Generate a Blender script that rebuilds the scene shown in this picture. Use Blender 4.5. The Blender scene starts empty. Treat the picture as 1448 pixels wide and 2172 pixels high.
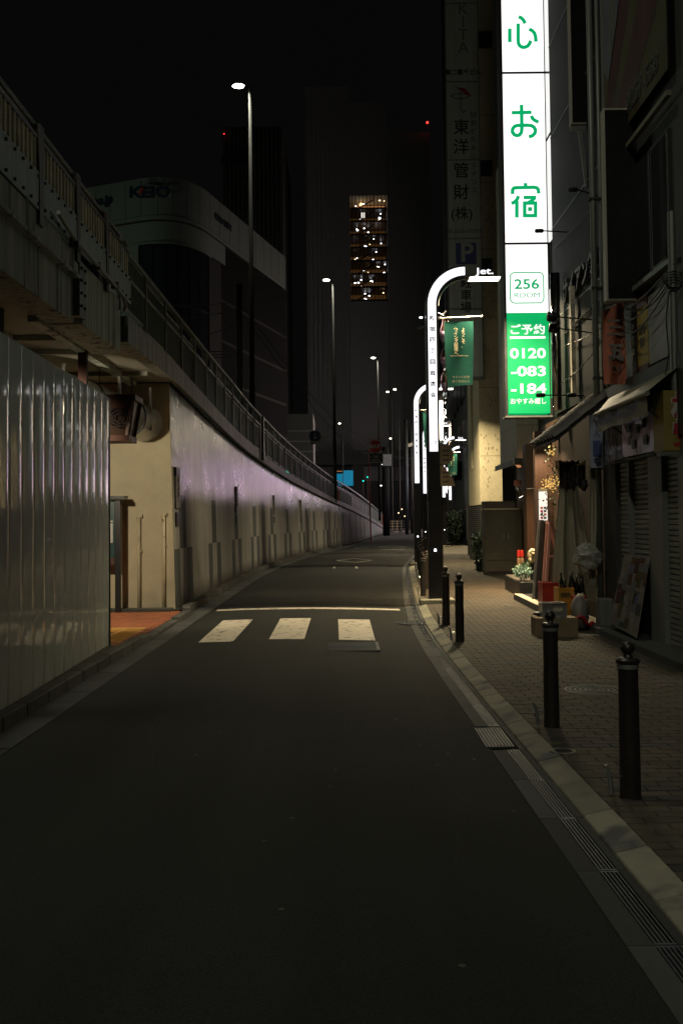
import bpy, math, random
import numpy as np
from mathutils import Vector, Matrix, noise
random.seed(7)
sc = bpy.context.scene
COL = sc.collection
PI = math.pi
# ------------------------------------------------------------------ camera
FPX, ROLL, PITCH, EYE, PCY = 2130.0, 0.0105, 78 / 2130.0, 1.6, 1027.0
cR = Vector((math.cos(ROLL), 0, -math.sin(ROLL)))
cF = Vector((0, math.cos(PITCH), math.sin(PITCH)))
cF = (cF - cR * cF.dot(cR)).normalized()
cU = cR.cross(cF)
cd = bpy.data.cameras.new('camera'); cam = bpy.data.objects.new('camera', cd); COL.objects.link(cam)
cam.matrix_world = Matrix(((cR.x, cU.x, -cF.x, 0), (cR.y, cU.y, -cF.y, 0), (cR.z, cU.z, -cF.z, EYE), (0, 0, 0, 1)))
cd.sensor_fit = 'HORIZONTAL'; cd.sensor_width = 24.0; cd.lens = FPX / 1448 * 24
cd.shift_y = (PCY - 1086) / 1448; cd.clip_start = 0.05; cd.clip_end = 2000
sc.camera = cam
# ------------------------------------------------------------------ world, exposure
w = bpy.data.worlds.new('World'); sc.world = w; w.use_nodes = True
bg = w.node_tree.nodes['Background']
bg.inputs[0].default_value = (0.92, 1.0, 0.9, 1); bg.inputs[1].default_value = 0.0021
sc.view_settings.view_transform = 'Standard'; sc.view_settings.look = 'None'
sc.view_settings.exposure = 0; sc.view_settings.gamma = 1; sc.view_settings.use_curve_mapping = False
sc.render.engine = 'CYCLES'
sc.cycles.use_denoising = True
sc.cycles.max_bounces = 6; sc.cycles.sample_clamp_indirect = 4.0

def ray(px, py): return cF + cR * ((px - 724) / FPX) - cU * ((py - PCY) / FPX)
def G(px, py, z=0.0):
    d = ray(px, py); return Vector((0, 0, EYE)) + d * ((z - EYE) / d.z)
def P(px, py, Y):
    d = ray(px, py); return Vector((0, 0, EYE)) + d * (Y / d.y)
def PX(px, py, X):
    d = ray(px, py); return Vector((0, 0, EYE)) + d * (X / d.x)

# ------------------------------------------------------------------ materials
def nd(nt, t, **kw):
    n = nt.nodes.new(t)
    for k, v in kw.items(): setattr(n, k, v)
    return n
def mat(name, col, rough=0.7, metal=0.0, var=0.25, scale=6.0, bump=0.0, bscale=60.0, piece=0.0, streak=False, spec=0.5, dirt=None, coat=0.0, stretch=None, alpha=1.0, trans=0.0, grain=None):
    m = bpy.data.materials.new(name); m.use_nodes = True; nt = m.node_tree
    b = nt.nodes['Principled BSDF']; L = nt.links
    b.inputs['Roughness'].default_value = rough; b.inputs['Metallic'].default_value = metal
    b.inputs['Specular IOR Level'].default_value = spec
    b.inputs['Coat Weight'].default_value = coat
    b.inputs['Alpha'].default_value = alpha
    b.inputs['Transmission Weight'].default_value = trans
    tc = nd(nt, 'ShaderNodeTexCoord'); mp = nd(nt, 'ShaderNodeMapping')
    geo = nd(nt, 'ShaderNodeNewGeometry')
    L.new(geo.outputs['Position'], mp.inputs['Vector'])
    if streak: mp.inputs['Scale'].default_value = (4, 4, 0.18)
    if stretch: mp.inputs['Scale'].default_value = stretch
    n1 = nd(nt, 'ShaderNodeTexNoise'); n1.inputs['Scale'].default_value = scale; n1.inputs['Detail'].default_value = 6
    n1.inputs['Roughness'].default_value = 0.65
    L.new(mp.outputs[0], n1.inputs['Vector'])
    mr = nd(nt, 'ShaderNodeMapRange'); mr.inputs[1].default_value = 0.25; mr.inputs[2].default_value = 0.75
    mr.inputs[3].default_value = 1 - var; mr.inputs[4].default_value = 1 + var
    L.new(n1.outputs['Fac'], mr.inputs[0])
    val = mr.outputs[0]
    if piece:
        oi = nd(nt, 'ShaderNodeObjectInfo'); m2 = nd(nt, 'ShaderNodeMapRange')
        m2.inputs[3].default_value = 1 - piece; m2.inputs[4].default_value = 1 + piece
        L.new(oi.outputs['Random'], m2.inputs[0])
        mu = nd(nt, 'ShaderNodeMath', operation='MULTIPLY'); L.new(val, mu.inputs[0]); L.new(m2.outputs[0], mu.inputs[1]); val = mu.outputs[0]
    vm = nd(nt, 'ShaderNodeVectorMath', operation='SCALE'); vm.inputs[0].default_value = col
    L.new(val, vm.inputs['Scale']); out = vm.outputs[0]
    if dirt:
        n3 = nd(nt, 'ShaderNodeTexNoise'); n3.inputs['Scale'].default_value = dirt[1]; n3.inputs['Detail'].default_value = 8
        L.new(mp.outputs[0], n3.inputs['Vector'])
        r3 = nd(nt, 'ShaderNodeMapRange'); r3.inputs[1].default_value = dirt[2]; r3.inputs[2].default_value = dirt[2] + 0.12
        L.new(n3.outputs['Fac'], r3.inputs[0])
        mx = nd(nt, 'ShaderNodeMix', data_type='RGBA'); L.new(r3.outputs[0], mx.inputs[0]); L.new(out, mx.inputs[6])
        mx.inputs[7].default_value = (*dirt[0], 1); out = mx.outputs[2]
    if grain:
        for sc_, am, st_ in grain:
            g1 = nd(nt, 'ShaderNodeTexNoise'); g1.inputs['Scale'].default_value = sc_; g1.inputs['Detail'].default_value = 2
            gm = nd(nt, 'ShaderNodeMapping'); gm.inputs['Scale'].default_value = st_; L.new(geo.outputs['Position'], gm.inputs['Vector']); L.new(gm.outputs[0], g1.inputs['Vector'])
            gr = nd(nt, 'ShaderNodeMapRange'); gr.inputs[1].default_value = 0.3; gr.inputs[2].default_value = 0.7; gr.inputs[3].default_value = 1 - am; gr.inputs[4].default_value = 1 + am
            L.new(g1.outputs['Fac'], gr.inputs[0]); gv = nd(nt, 'ShaderNodeVectorMath', operation='SCALE'); L.new(out, gv.inputs[0]); L.new(gr.outputs[0], gv.inputs['Scale']); out = gv.outputs[0]
    L.new(out, b.inputs['Base Color'])
    rr = nd(nt, 'ShaderNodeMapRange'); rr.inputs[3].default_value = max(0.02, rough - 0.12); rr.inputs[4].default_value = min(1, rough + 0.12)
    L.new(n1.outputs['Fac'], rr.inputs[0]); L.new(rr.outputs[0], b.inputs['Roughness'])
    if bump:
        n2 = nd(nt, 'ShaderNodeTexNoise'); n2.inputs['Scale'].default_value = bscale; n2.inputs['Detail'].default_value = 3
        L.new(mp.outputs[0], n2.inputs['Vector'])
        bu = nd(nt, 'ShaderNodeBump'); bu.inputs['Strength'].default_value = bump; bu.inputs['Distance'].default_value = 0.01
        L.new(n2.outputs['Fac'], bu.inputs['Height']); L.new(bu.outputs[0], b.inputs['Normal'])
    return m
def emit(name, col, s, tex=None):
    m = bpy.data.materials.new(name); m.use_nodes = True; nt = m.node_tree
    b = nt.nodes['Principled BSDF']; b.inputs['Base Color'].default_value = (*[min(c, 0.8) * .3 for c in col], 1); b.inputs['Roughness'].default_value = 0.4
    b.inputs['Emission Color'].default_value = (*col, 1); b.inputs['Emission Strength'].default_value = s
    if tex:
        n = nd(nt, 'ShaderNodeTexNoise'); n.inputs['Scale'].default_value = tex[0]; n.inputs['Detail'].default_value = 2
        g = nd(nt, 'ShaderNodeNewGeometry'); nt.links.new(g.outputs['Position'], n.inputs['Vector'])
        cr = nd(nt, 'ShaderNodeValToRGB')
        for i, (p, c) in enumerate(tex[1]):
            e = cr.color_ramp.elements[i] if i < 2 else cr.color_ramp.elements.new(p)
            e.position = p; e.color = (*c, 1)
        nt.links.new(n.outputs['Fac'], cr.inputs[0]); nt.links.new(cr.outputs[0], b.inputs['Emission Color'])
    return m
def simple(name, col, rough=0.6, metal=0.0): return mat(name, col, rough, metal, var=0.12)

M = {}
M['asphalt'] = mat('asphalt', (0.0120, 0.0136, 0.0108), 0.85, var=0.35, scale=1.3, bump=0.8, bscale=120, spec=0.25, grain=((95, .55, (1, 1, 1)), (260, .4, (1, 1, 1)), (1.6, .35, (1, .05, 1))), dirt=((0.0165, 0.0175, 0.0145), 0.5, 0.55))
M['ground'] = mat('dark_ground', (0.04, 0.042, 0.036), 0.9)
M['paint'] = mat('road_paint', (0.52, 0.47, 0.37), 0.65, var=0.12, scale=9, bump=0.3, dirt=((0.10, 0.095, 0.075), 9, 0.55))
M['paint_old'] = mat('worn_paint', (0.22, 0.22, 0.19), 0.7, var=0.4, scale=9, dirt=((0.05, 0.05, 0.045), 9, 0.52))
M['kerb'] = mat('kerb_concrete', (0.055, 0.058, 0.050), 0.85, var=0.35, scale=5, bump=0.4, piece=0.3)
M['kerb_light'] = mat('kerb_light', (0.17, 0.165, 0.115), 0.85, var=0.22, scale=7, bump=0.3, piece=0.25, dirt=((0.06, 0.062, 0.06), 2.6, 0.54))
M['gutter'] = mat('gutter_concrete', (0.033, 0.036, 0.032), 0.85, var=0.3, scale=5, bump=0.4, piece=0.38)
M['gutter_light'] = mat('gutter_light', (0.17, 0.17, 0.13), 0.85, var=0.3, scale=5, bump=0.4, piece=0.45)
M['steel_grate'] = mat('steel_grate', (0.075, 0.085, 0.09), 0.5, 0.5, var=0.3, piece=0.2)
M['dark_void'] = mat('dark_void', (0.01, 0.01, 0.01), 0.9)
M['paver'] = mat('paver', (0.058, 0.050, 0.034), 0.82, var=0.3, scale=7, bump=0.4, bscale=90, piece=0.22, spec=0.3, dirt=((0.040, 0.038, 0.031), 1.2, 0.56))
M['paver_dark'] = mat('paver_dark', (0.022, 0.022, 0.019), 0.82, var=0.3, piece=0.2)
M['joint'] = mat('paver_joint', (0.012, 0.011, 0.009), 0.95)
M['redbrick'] = mat('red_paver', (0.30, 0.095, 0.038), 0.75, var=0.25, piece=0.25, bump=0.3)
M['tactile'] = mat('tactile_yellow', (0.62, 0.36, 0.10), 0.7, var=0.2, piece=0.15)
M['bollard'] = mat('bollard_brown', (0.022, 0.018, 0.015), 0.38, 0.2, var=0.3, bump=0.06)
M['black_metal'] = mat('black_metal', (0.012, 0.012, 0.013), 0.4, 0.3, var=0.3)
M['dark_metal'] = mat('dark_metal', (0.035, 0.036, 0.036), 0.45, 0.4, var=0.3)
M['galv'] = mat('galvanised', (0.42, 0.43, 0.42), 0.34, 0.85, var=0.25, scale=9, bump=0.05, bscale=20)
M['chrome'] = mat('bright_steel', (0.7, 0.7, 0.68), 0.2, 1.0, var=0.1)
M['greymetal'] = mat('grey_metal_paint', (0.16, 0.17, 0.15), 0.45, 0.2, var=0.25, streak=True)
M['rail_green'] = mat('rail_grey_green', (0.19, 0.21, 0.18), 0.45, 0.25, var=0.3)
M['mesh_green'] = mat('mesh_grey_green', (0.13, 0.155, 0.125), 0.5, 0.25, var=0.3)
M['concrete'] = mat('girder_concrete', (0.42, 0.46, 0.40), 0.85, var=0.5, scale=3, streak=True, bump=0.3, dirt=((0.05, 0.045, 0.035), 2.0, 0.56))
M['deck_under'] = mat('deck_underside', (0.30, 0.29, 0.23), 0.8, var=0.3, scale=2)
M['parapet'] = mat('parapet_concrete', (0.20, 0.20, 0.165), 0.5, var=0.5, scale=3, streak=True, bump=0.4, dirt=((0.045, 0.045, 0.04), 2.4, 0.52))
M['bolted'] = mat('bolted_plate', (0.22, 0.25, 0.225), 0.55, 0.4, var=0.45, streak=True)
M['slat_beige'] = mat('beige_slat', (0.44, 0.40, 0.26), 0.6, var=0.2, piece=0.2)
M['brown_steel'] = mat('brown_steel', (0.06, 0.05, 0.04), 0.5, 0.3)
M['cream_wall'] = mat('cream_abutment', (0.46, 0.40, 0.27), 0.75, var=0.16, scale=1.6, streak=False, bump=0.35, bscale=45, dirt=((0.36, 0.32, 0.22), 1.1, 0.6))
M['rust'] = mat('rusty_pipe', (0.45, 0.39, 0.26), 0.7, var=0.2, scale=5, dirt=((0.12, 0.05, 0.018), 7, 0.62))
M['brownbox'] = mat('rust_brown_paint', (0.065, 0.018, 0.008), 0.5, var=0.35)
M['brownbox_dark'] = mat('dark_brown_panel', (0.03, 0.014, 0.008), 0.3, var=0.35)
M['teal'] = mat('teal_board', (0.012, 0.05, 0.048), 0.35)
M['paper'] = mat('paper', (0.5, 0.5, 0.45), 0.7, var=0.2)
M['poster'] = mat('faded_poster', (0.16, 0.15, 0.13), 0.5, var=0.4, scale=8)
M['ink'] = mat('black_ink', (0.015, 0.015, 0.015), 0.6)
M['red_ink'] = mat('red_ink', (0.34, 0.015, 0.03), 0.6)
M['blue_ink'] = mat('blue_ink', (0.06, 0.08, 0.2), 0.6)
M['cream_ink'] = mat('cream_ink', (0.2, 0.16, 0.09), 0.6)
M['white_ink'] = mat('white_ink', (0.7, 0.7, 0.68), 0.6)
M['flag'] = mat('green_flag', (0.0035, 0.026, 0.0195), 0.95, var=0.12, spec=0.05)
M['lilac'] = mat('lilac_banner', (0.3, 0.2, 0.32), 0.6)
M['speckle'] = mat('speckled_concrete', (0.52, 0.46, 0.30), 0.7, var=0.15, scale=4, bump=0.2, stretch=(1, 1, 0.55), dirt=((0.40, 0.36, 0.24), 3.4, 0.64))
M['speck_spot'] = mat('wall_spot', (0.30, 0.25, 0.15), 0.8)
M['tilewall'] = mat('beige_tile', (0.34, 0.30, 0.22), 0.5, var=0.2, piece=0.12, stretch=(8, 8, 0.6))
M['dark_tile'] = mat('dark_tile', (0.035, 0.036, 0.032), 0.4, piece=0.3)
M['sign_grey'] = mat('sign_board_grey', (0.40, 0.42, 0.36), 0.45, var=0.25, scale=2, streak=True)
M['build_dark'] = mat('dark_facade', (0.030, 0.031, 0.028), 0.6, var=0.4, streak=True)
M['build_grey'] = mat('grey_facade', (0.042, 0.045, 0.038), 0.6, var=0.35, streak=True)
M['black_cladding'] = mat('black_cladding', (0.0065, 0.0078, 0.0070), 0.6, 0.0, var=0.4, streak=True, spec=0.15)
M['mast'] = mat('mast_paint', (0.012, 0.012, 0.010), 0.8, var=0.3, spec=0.08)
M['glass_dark'] = mat('dark_glass', (0.012, 0.014, 0.016), 0.08, 0.0, var=0.1, spec=0.8)
M['mirror'] = mat('polished_panel', (0.55, 0.57, 0.56), 0.13, 1.0, var=0.05, scale=1, bump=0.05, bscale=3)
M['led'] = mat('led_face', (0.008, 0.008, 0.009), 0.45, var=0.2)
M['shutter'] = mat('shutter_slat', (0.20, 0.21, 0.17), 0.42, 0.25, var=0.25, piece=0.12, dirt=((0.1, 0.1, 0.08), 3, 0.6))
M['rooftile'] = mat('roof_tile', (0.085, 0.08, 0.062), 0.5, var=0.35, piece=0.35, bump=0.2)
M['wood'] = mat('brown_wood', (0.055, 0.030, 0.016), 0.5, var=0.3, streak=True)
M['darkwood'] = mat('dark_wood', (0.03, 0.022, 0.016), 0.6, var=0.3, streak=True)
M['pinkwood'] = mat('pink_wood', (0.50, 0.24, 0.19), 0.5, var=0.12)
M['tarp'] = mat('plastic_sheet', (0.30, 0.28, 0.20), 0.28, var=0.3, scale=3, streak=True, bump=0.3, bscale=14)
M['bag'] = mat('plastic_bag', (0.30, 0.30, 0.25), 0.25, var=0.3, scale=12, bump=0.5, bscale=30)
M['crate_red'] = mat('crate_red', (0.30, 0.012, 0.015), 0.35, var=0.2)
M['crate_yellow'] = mat('crate_yellow', (0.42, 0.20, 0.02), 0.35, var=0.25)
M['cardboard'] = mat('cardboard', (0.19, 0.135, 0.075), 0.8, var=0.2)
M['bottle'] = mat('dark_bottle', (0.012, 0.015, 0.01), 0.08, spec=0.8)
M['leaf'] = mat('leaf_green', (0.03, 0.065, 0.03), 0.5, var=0.4, piece=0.3)
M['leaf_pale'] = mat('leaf_silver', (0.20, 0.32, 0.24), 0.5, var=0.4)
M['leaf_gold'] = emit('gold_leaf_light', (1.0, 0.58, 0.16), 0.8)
M['statue'] = mat('cream_ceramic', (0.55, 0.42, 0.24), 0.5, var=0.2)
M['orange_cloth'] = mat('orange_banner', (0.38, 0.11, 0.055), 0.6, var=0.25)
M['yellow_cloth'] = mat('yellow_banner', (0.30, 0.22, 0.03), 0.6, var=0.25)
M['awning'] = mat('awning_canvas', (0.15, 0.15, 0.10), 0.55, var=0.25, scale=4)
M['yellow_sign'] = mat('yellow_sign', (0.26, 0.21, 0.04), 0.5, var=0.2)
M['lilac_sheen'] = mat('lilac_sheen_film', (0.62, 0.52, 0.72), 0.16, var=0.3, scale=5, bump=0.6, bscale=5, streak=True, spec=0.9)  # lilac base colour stands in for a pink reflection on the film
M['dark_film'] = mat('glossy_dark_film', (0.07, 0.06, 0.05), 0.14, var=0.6, scale=5, bump=0.8, bscale=5, streak=True, spec=0.9)
M['whiteboard'] = mat('pale_blue_board', (0.26, 0.28, 0.36), 0.5, var=0.15)
M['cable'] = mat('cable', (0.012, 0.012, 0.012), 0.5)
M['keio_white'] = mat('pale_fascia', (0.095, 0.11, 0.092), 0.55, var=0.2, streak=True)
M['redpaint'] = mat('red_paint', (0.35, 0.02, 0.015), 0.45)
M['cream_paint'] = mat('cream_paint', (0.5, 0.45, 0.33), 0.5)
M['cabinet'] = mat('cabinet_paint', (0.075, 0.068, 0.045), 0.5, var=0.2)
M['sign_green'] = emit('backlit_green', (0.0, 0.42, 0.115), 1.0)
M['sign_white'] = emit('backlit_white', (1.0, 0.975, 0.965), 1.35)
M['strip_white'] = emit('strip_white', (0.97, 0.955, 1.0), 1.4)
M['letter_white'] = emit('backlit_letter', (1.0, 1.0, 0.98), 1.05)
M['green_letter'] = emit('green_letter', (0.0, 0.40, 0.135), 1.0)
M['lamp_glow'] = emit('lamp_glow', (1.0, 0.93, 0.76), 6)
M['far_lamp'] = emit('far_lamp', (1.0, 0.96, 0.78), 9)
M['cyan_panel'] = emit('cyan_panel', (0.0, 0.26, 0.46), 0.55)
M['menu_light'] = emit('menu_light', (1.0, 0.90, 0.80), 0.9)
M['copper_light'] = emit('copper_soffit', (0.9, 0.38, 0.15), 0.55)
M['green_led'] = emit('green_led', (0.0, 0.8, 0.55), 4)
M['red_led'] = emit('red_led', (1.0, 0.03, 0.02), 5)
M['white_led'] = emit('white_led', (0.9, 0.92, 1.0), 6)
M['warm_led'] = emit('warm_led', (1.0, 0.75, 0.42), 3)
M['atrium'] = emit('atrium_wall', (0.35, 0.16, 0.045), 0.10)

# retaining wall: painted blocks by UV (arc length, height), glossy streaked coating
def wall_material():
    m = bpy.data.materials.new('retaining_wall_coating'); m.use_nodes = True; nt = m.node_tree; L = nt.links
    b = nt.nodes['Principled BSDF']
    uv = nd(nt, 'ShaderNodeUVMap'); sp = nd(nt, 'ShaderNodeSeparateXYZ'); L.new(uv.outputs[0], sp.inputs[0])
    def mth(op, a, c, clamp=False):
        n = nd(nt, 'ShaderNodeMath', operation=op); n.use_clamp = clamp
        for i, x in enumerate((a, c)):
            if x is None: continue
            if isinstance(x, (int, float)): n.inputs[i].default_value = x
            else: L.new(x, n.inputs[i])
        return n.outputs[0]
    s = mth('MODULO', sp.outputs[0], 4.65); z = sp.outputs[1]
    def band(v, a, c): return mth('MULTIPLY', mth('GREATER_THAN', v, a), mth('LESS_THAN', v, c))
    low = mth('MULTIPLY', mth('ADD', band(s, 0.1, 0.78), band(s, 1.6, 2.35)), mth('LESS_THAN', z, 1.12))
    up = mth('MULTIPLY', band(s, 0.78, 1.6), band(z, 1.12, 2.12))
    st = mth('ADD', low, up, True)
    cx = nd(nt, 'ShaderNodeCombineXYZ'); L.new(mth('MULTIPLY', sp.outputs[0], 5.0), cx.inputs[0]); L.new(mth('MULTIPLY', z, 0.35), cx.inputs[1])
    n1 = nd(nt, 'ShaderNodeTexNoise'); n1.inputs['Scale'].default_value = 1.0; n1.inputs['Detail'].default_value = 7; n1.inputs['Roughness'].default_value = 0.7; L.new(cx.outputs[0], n1.inputs['Vector'])
    n2 = nd(nt, 'ShaderNodeTexNoise'); n2.inputs['Scale'].default_value = 0.6; n2.inputs['Detail'].default_value = 5; L.new(uv.outputs[0], n2.inputs['Vector'])
    base = nd(nt, 'ShaderNodeMix', data_type='RGBA'); L.new(st, base.inputs[0])
    base.inputs[6].default_value = (0.31, 0.305, 0.27, 1); base.inputs[7].default_value = (0.085, 0.095, 0.09, 1)
    mr = nd(nt, 'ShaderNodeMapRange'); mr.inputs[1].default_value = 0.3; mr.inputs[2].default_value = 0.7; mr.inputs[3].default_value = 0.6; mr.inputs[4].default_value = 1.25; L.new(n1.outputs['Fac'], mr.inputs[0])
    v = nd(nt, 'ShaderNodeVectorMath', operation='SCALE'); L.new(base.outputs[2], v.inputs[0]); L.new(mr.outputs[0], v.inputs['Scale'])
    # grime near the foot: splash dirt with a ragged edge
    gz = mth('SUBTRACT', mth('MULTIPLY', n1.outputs['Fac'], 0.5), z)
    gm = nd(nt, 'ShaderNodeMapRange'); gm.inputs[1].default_value = -0.15; gm.inputs[2].default_value = 0.2; L.new(gz, gm.inputs[0])
    mx = nd(nt, 'ShaderNodeMix', data_type='RGBA'); L.new(gm.outputs[0], mx.inputs[0]); L.new(v.outputs[0], mx.inputs[6]); mx.inputs[7].default_value = (0.05, 0.05, 0.04, 1)
    L.new(mx.outputs[2], b.inputs['Base Color'])
    rr = nd(nt, 'ShaderNodeMapRange'); rr.inputs[1].default_value = 0.35; rr.inputs[2].default_value = 0.65; rr.inputs[3].default_value = 0.2; rr.inputs[4].default_value = 0.42; L.new(n2.outputs['Fac'], rr.inputs[0])
    hz = nd(nt, 'ShaderNodeMapRange'); hz.inputs[1].default_value = 2.0; hz.inputs[2].default_value = 2.35; L.new(mth('ADD', z, mth('MULTIPLY', mth('SUBTRACT', n1.outputs['Fac'], 0.5), 0.9)), hz.inputs[0])
    L.new(mth('ADD', rr.outputs[0], mth('MULTIPLY', mth('SUBTRACT', 1.0, hz.outputs[0]), 0.3)), b.inputs['Roughness'])
    L.new(mth('ADD', mth('MULTIPLY', hz.outputs[0], 0.5), 0.12), b.inputs['Specular IOR Level']); L.new(mth('MULTIPLY', hz.outputs[0], 0.8), b.inputs['Coat Weight']); b.inputs['Coat Roughness'].default_value = 0.2
    c2 = nd(nt, 'ShaderNodeCombineXYZ'); L.new(mth('MULTIPLY', sp.outputs[0], 16.0), c2.inputs[0]); L.new(mth('MULTIPLY', z, 0.6), c2.inputs[1])
    n3 = nd(nt, 'ShaderNodeTexNoise'); n3.inputs['Scale'].default_value = 1.0; n3.inputs['Detail'].default_value = 4; L.new(c2.outputs[0], n3.inputs['Vector'])
    bu = nd(nt, 'ShaderNodeBump'); bu.inputs['Strength'].default_value = 1.0; bu.inputs['Distance'].default_value = 0.032
    L.new(n3.outputs['Fac'], bu.inputs['Height']); L.new(bu.outputs[0], b.inputs['Normal']); L.new(bu.outputs[0], b.inputs['Coat Normal'])
    return m
M['wall'] = wall_material()
M['fence'] = mat('fence_white_steel', (0.43, 0.475, 0.43), 0.55, 0.0, var=0.2, scale=2.5, bump=0.2, bscale=2.2, streak=True, piece=0.07, coat=0.6, dirt=((0.10, 0.105, 0.085), 2.2, 0.62))
M['fence'].node_tree.nodes['Principled BSDF'].inputs['Coat Roughness'].default_value = 0.07

# ------------------------------------------------------------------ geometry helpers
ORG = {}
def origin(o): return ORG.get(o.name, Vector((0, 0, 0))) if o else Vector((0, 0, 0))
def tagp(o, label=None, cat=None, group=None, kind=None):
    if label: o['label'] = label
    if cat: o['category'] = cat
    if group: o['group'] = group
    if kind: o['kind'] = kind
    return o
def thing(name, label, cat, loc=(0, 0, 0), group=None, kind=None):
    o = bpy.data.objects.new(name, None); COL.objects.link(o); o.location = loc; ORG[o.name] = Vector(loc)
    return tagp(o, label, cat, group, kind)
class MB:
    def __init__(s): s.v = []; s.f = []; s.uv = None
    def add(s, vs, fs):
        b = len(s.v); s.v += [tuple(v) for v in vs]; s.f += [tuple(b + i for i in f) for f in fs]; return s
    def box(s, x0, x1, y0, y1, z0, z1):
        return s.add([(x0, y0, z0), (x1, y0, z0), (x1, y1, z0), (x0, y1, z0), (x0, y0, z1), (x1, y0, z1), (x1, y1, z1), (x0, y1, z1)],
                     [(3, 2, 1, 0), (4, 5, 6, 7), (0, 1, 5, 4), (1, 2, 6, 5), (2, 3, 7, 6), (3, 0, 4, 7)])
    def mbox(s, mtx, sx, sy, sz):
        pts = [mtx @ Vector((x * sx / 2, y * sy / 2, z * sz / 2)) for z in (-1, 1) for x, y in ((-1, -1), (1, -1), (1, 1), (-1, 1))]
        return s.add(pts, [(3, 2, 1, 0), (4, 5, 6, 7), (0, 1, 5, 4), (1, 2, 6, 5), (2, 3, 7, 6), (3, 0, 4, 7)])
    def bar(s, a, b, wd, ht=None, up=(0, 0, 1)):
        a, b = Vector(a), Vector(b); d = (b - a); l = d.length; d.normalize(); u = Vector(up)
        if abs(d.dot(u)) > 0.99: u = Vector((0, 1, 0))
        x = d.cross(u).normalized(); u = x.cross(d)
        m = Matrix(((x.x, d.x, u.x, 0), (x.y, d.y, u.y, 0), (x.z, d.z, u.z, 0), (0, 0, 0, 1))); m.translation = (a + b) / 2
        return s.mbox(m, wd, l, ht or wd)
    def tube(s, pts, r, seg=8, cap=True):
        pts = [Vector(p) for p in pts]; rs = r if isinstance(r, (list, tuple)) else [r] * len(pts); b = len(s.v); n = len(pts)
        prev = None
        for i, p in enumerate(pts):
            d = (pts[min(i + 1, n - 1)] - pts[max(i - 1, 0)]).normalized()
            u = prev if prev is not None else (Vector((0, 0, 1)) if abs(d.z) < 0.9 else Vector((1, 0, 0)))
            x = d.cross(u)
            if x.length < 1e-4: x = d.cross(Vector((0.3, 1, 0.2)))
            x.normalize(); y = x.cross(d).normalized(); prev = y
            for k in range(seg):
                a = 2 * PI * k / seg; s.v.append(tuple(p + x * math.cos(a) * rs[i] + y * math.sin(a) * rs[i]))
        for i in range(n - 1):
            for k in range(seg):
                k2 = (k + 1) % seg; s.f.append((b + i * seg + k, b + i * seg + k2, b + (i + 1) * seg + k2, b + (i + 1) * seg + k))
        if cap:
            s.f.append(tuple(b + k for k in range(seg))[::-1]); s.f.append(tuple(b + (n - 1) * seg + k for k in range(seg)))
        return s
    def lathe(s, prof, c=(0, 0, 0), seg=20):
        c = Vector(c); b = len(s.v)
        for r, z in prof:
            for k in range(seg):
                a = 2 * PI * k / seg; s.v.append((c.x + r * math.cos(a), c.y + r * math.sin(a), c.z + z))
        for i in range(len(prof) - 1):
            for k in range(seg):
                k2 = (k + 1) % seg; s.f.append((b + i * seg + k, b + i * seg + k2, b + (i + 1) * seg + k2, b + (i + 1) * seg + k))
        return s
    def grid(s, fn, nu, nv):
        b = len(s.v)
        for j in range(nv + 1):
            for i in range(nu + 1): s.v.append(tuple(fn(i / nu, j / nv)))
        for j in range(nv):
            for i in range(nu):
                a = b + j * (nu + 1) + i; s.f.append((a, a + 1, a + nu + 2, a + nu + 1))
        return s
    def prism(s, poly, fn, t0, t1):
        n = len(poly); return s.add([fn(a, c, t) for t in (t0, t1) for a, c in poly],
            [tuple(range(n))[::-1], tuple(range(n, 2 * n))] + [(i, (i + 1) % n, n + (i + 1) % n, n + i) for i in range(n)])
    def blob(s, c, r, seed=0, amp=0.25, seg=12, rings=8, sq=(1, 1, 1)):
        c = Vector(c); b = len(s.v)
        for j in range(rings + 1):
            th = PI * j / rings
            for k in range(seg):
                a = 2 * PI * k / seg; d = Vector((math.sin(th) * math.cos(a), math.sin(th) * math.sin(a), math.cos(th)))
                q = r * (1 + amp * noise.noise(d * 2.3 + Vector((seed, seed * 2, 0))))
                s.v.append((c.x + d.x * q * sq[0], c.y + d.y * q * sq[1], c.z + d.z * q * sq[2]))
        for j in range(rings):
            for k in range(seg):
                k2 = (k + 1) % seg; s.f.append((b + j * seg + k, b + (j + 1) * seg + k, b + (j + 1) * seg + k2, b + j * seg + k2))
        return s
    def mesh(s, name, m, org=Vector((0, 0, 0)), smooth=False, uv=None):
        me = bpy.data.meshes.new(name); me.from_pydata([(v[0] - org.x, v[1] - org.y, v[2] - org.z) for v in s.v], [], s.f)
        me.materials.append(M[m] if isinstance(m, str) else m)
        if smooth:
            for p in me.polygons: p.use_smooth = True
        if uv:
            l = me.uv_layers.new(name='UVMap')
            for p in me.polygons:
                for li in p.loop_indices:
                    l.data[li].uv = uv(s.v[me.loops[li].vertex_index])
        me.update(); return me
    def build(s, name, m, parent=None, smooth=False, uv=None, bevel=0, **kw):
        me = s.mesh(name, m, origin(parent), smooth, uv); o = bpy.data.objects.new(name, me); COL.objects.link(o)
        ORG[o.name] = origin(parent)
        if parent: o.parent = parent
        if bevel:
            md = o.modifiers.new('bevel', 'BEVEL'); md.width = bevel; md.segments = 2; md.limit_method = 'ANGLE'
        return tagp(o, **kw)
def inst(name, me, parent, loc=(0, 0, 0), rot=None, scale=None):
    """one more object that shares a mesh; loc is in world coordinates"""
    o = bpy.data.objects.new(name, me); COL.objects.link(o)
    if parent: o.parent = parent
    o.location = Vector(loc) - origin(parent); ORG[o.name] = Vector(loc)
    if rot: o.rotation_euler = rot
    if scale: o.scale = scale
    return o
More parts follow.
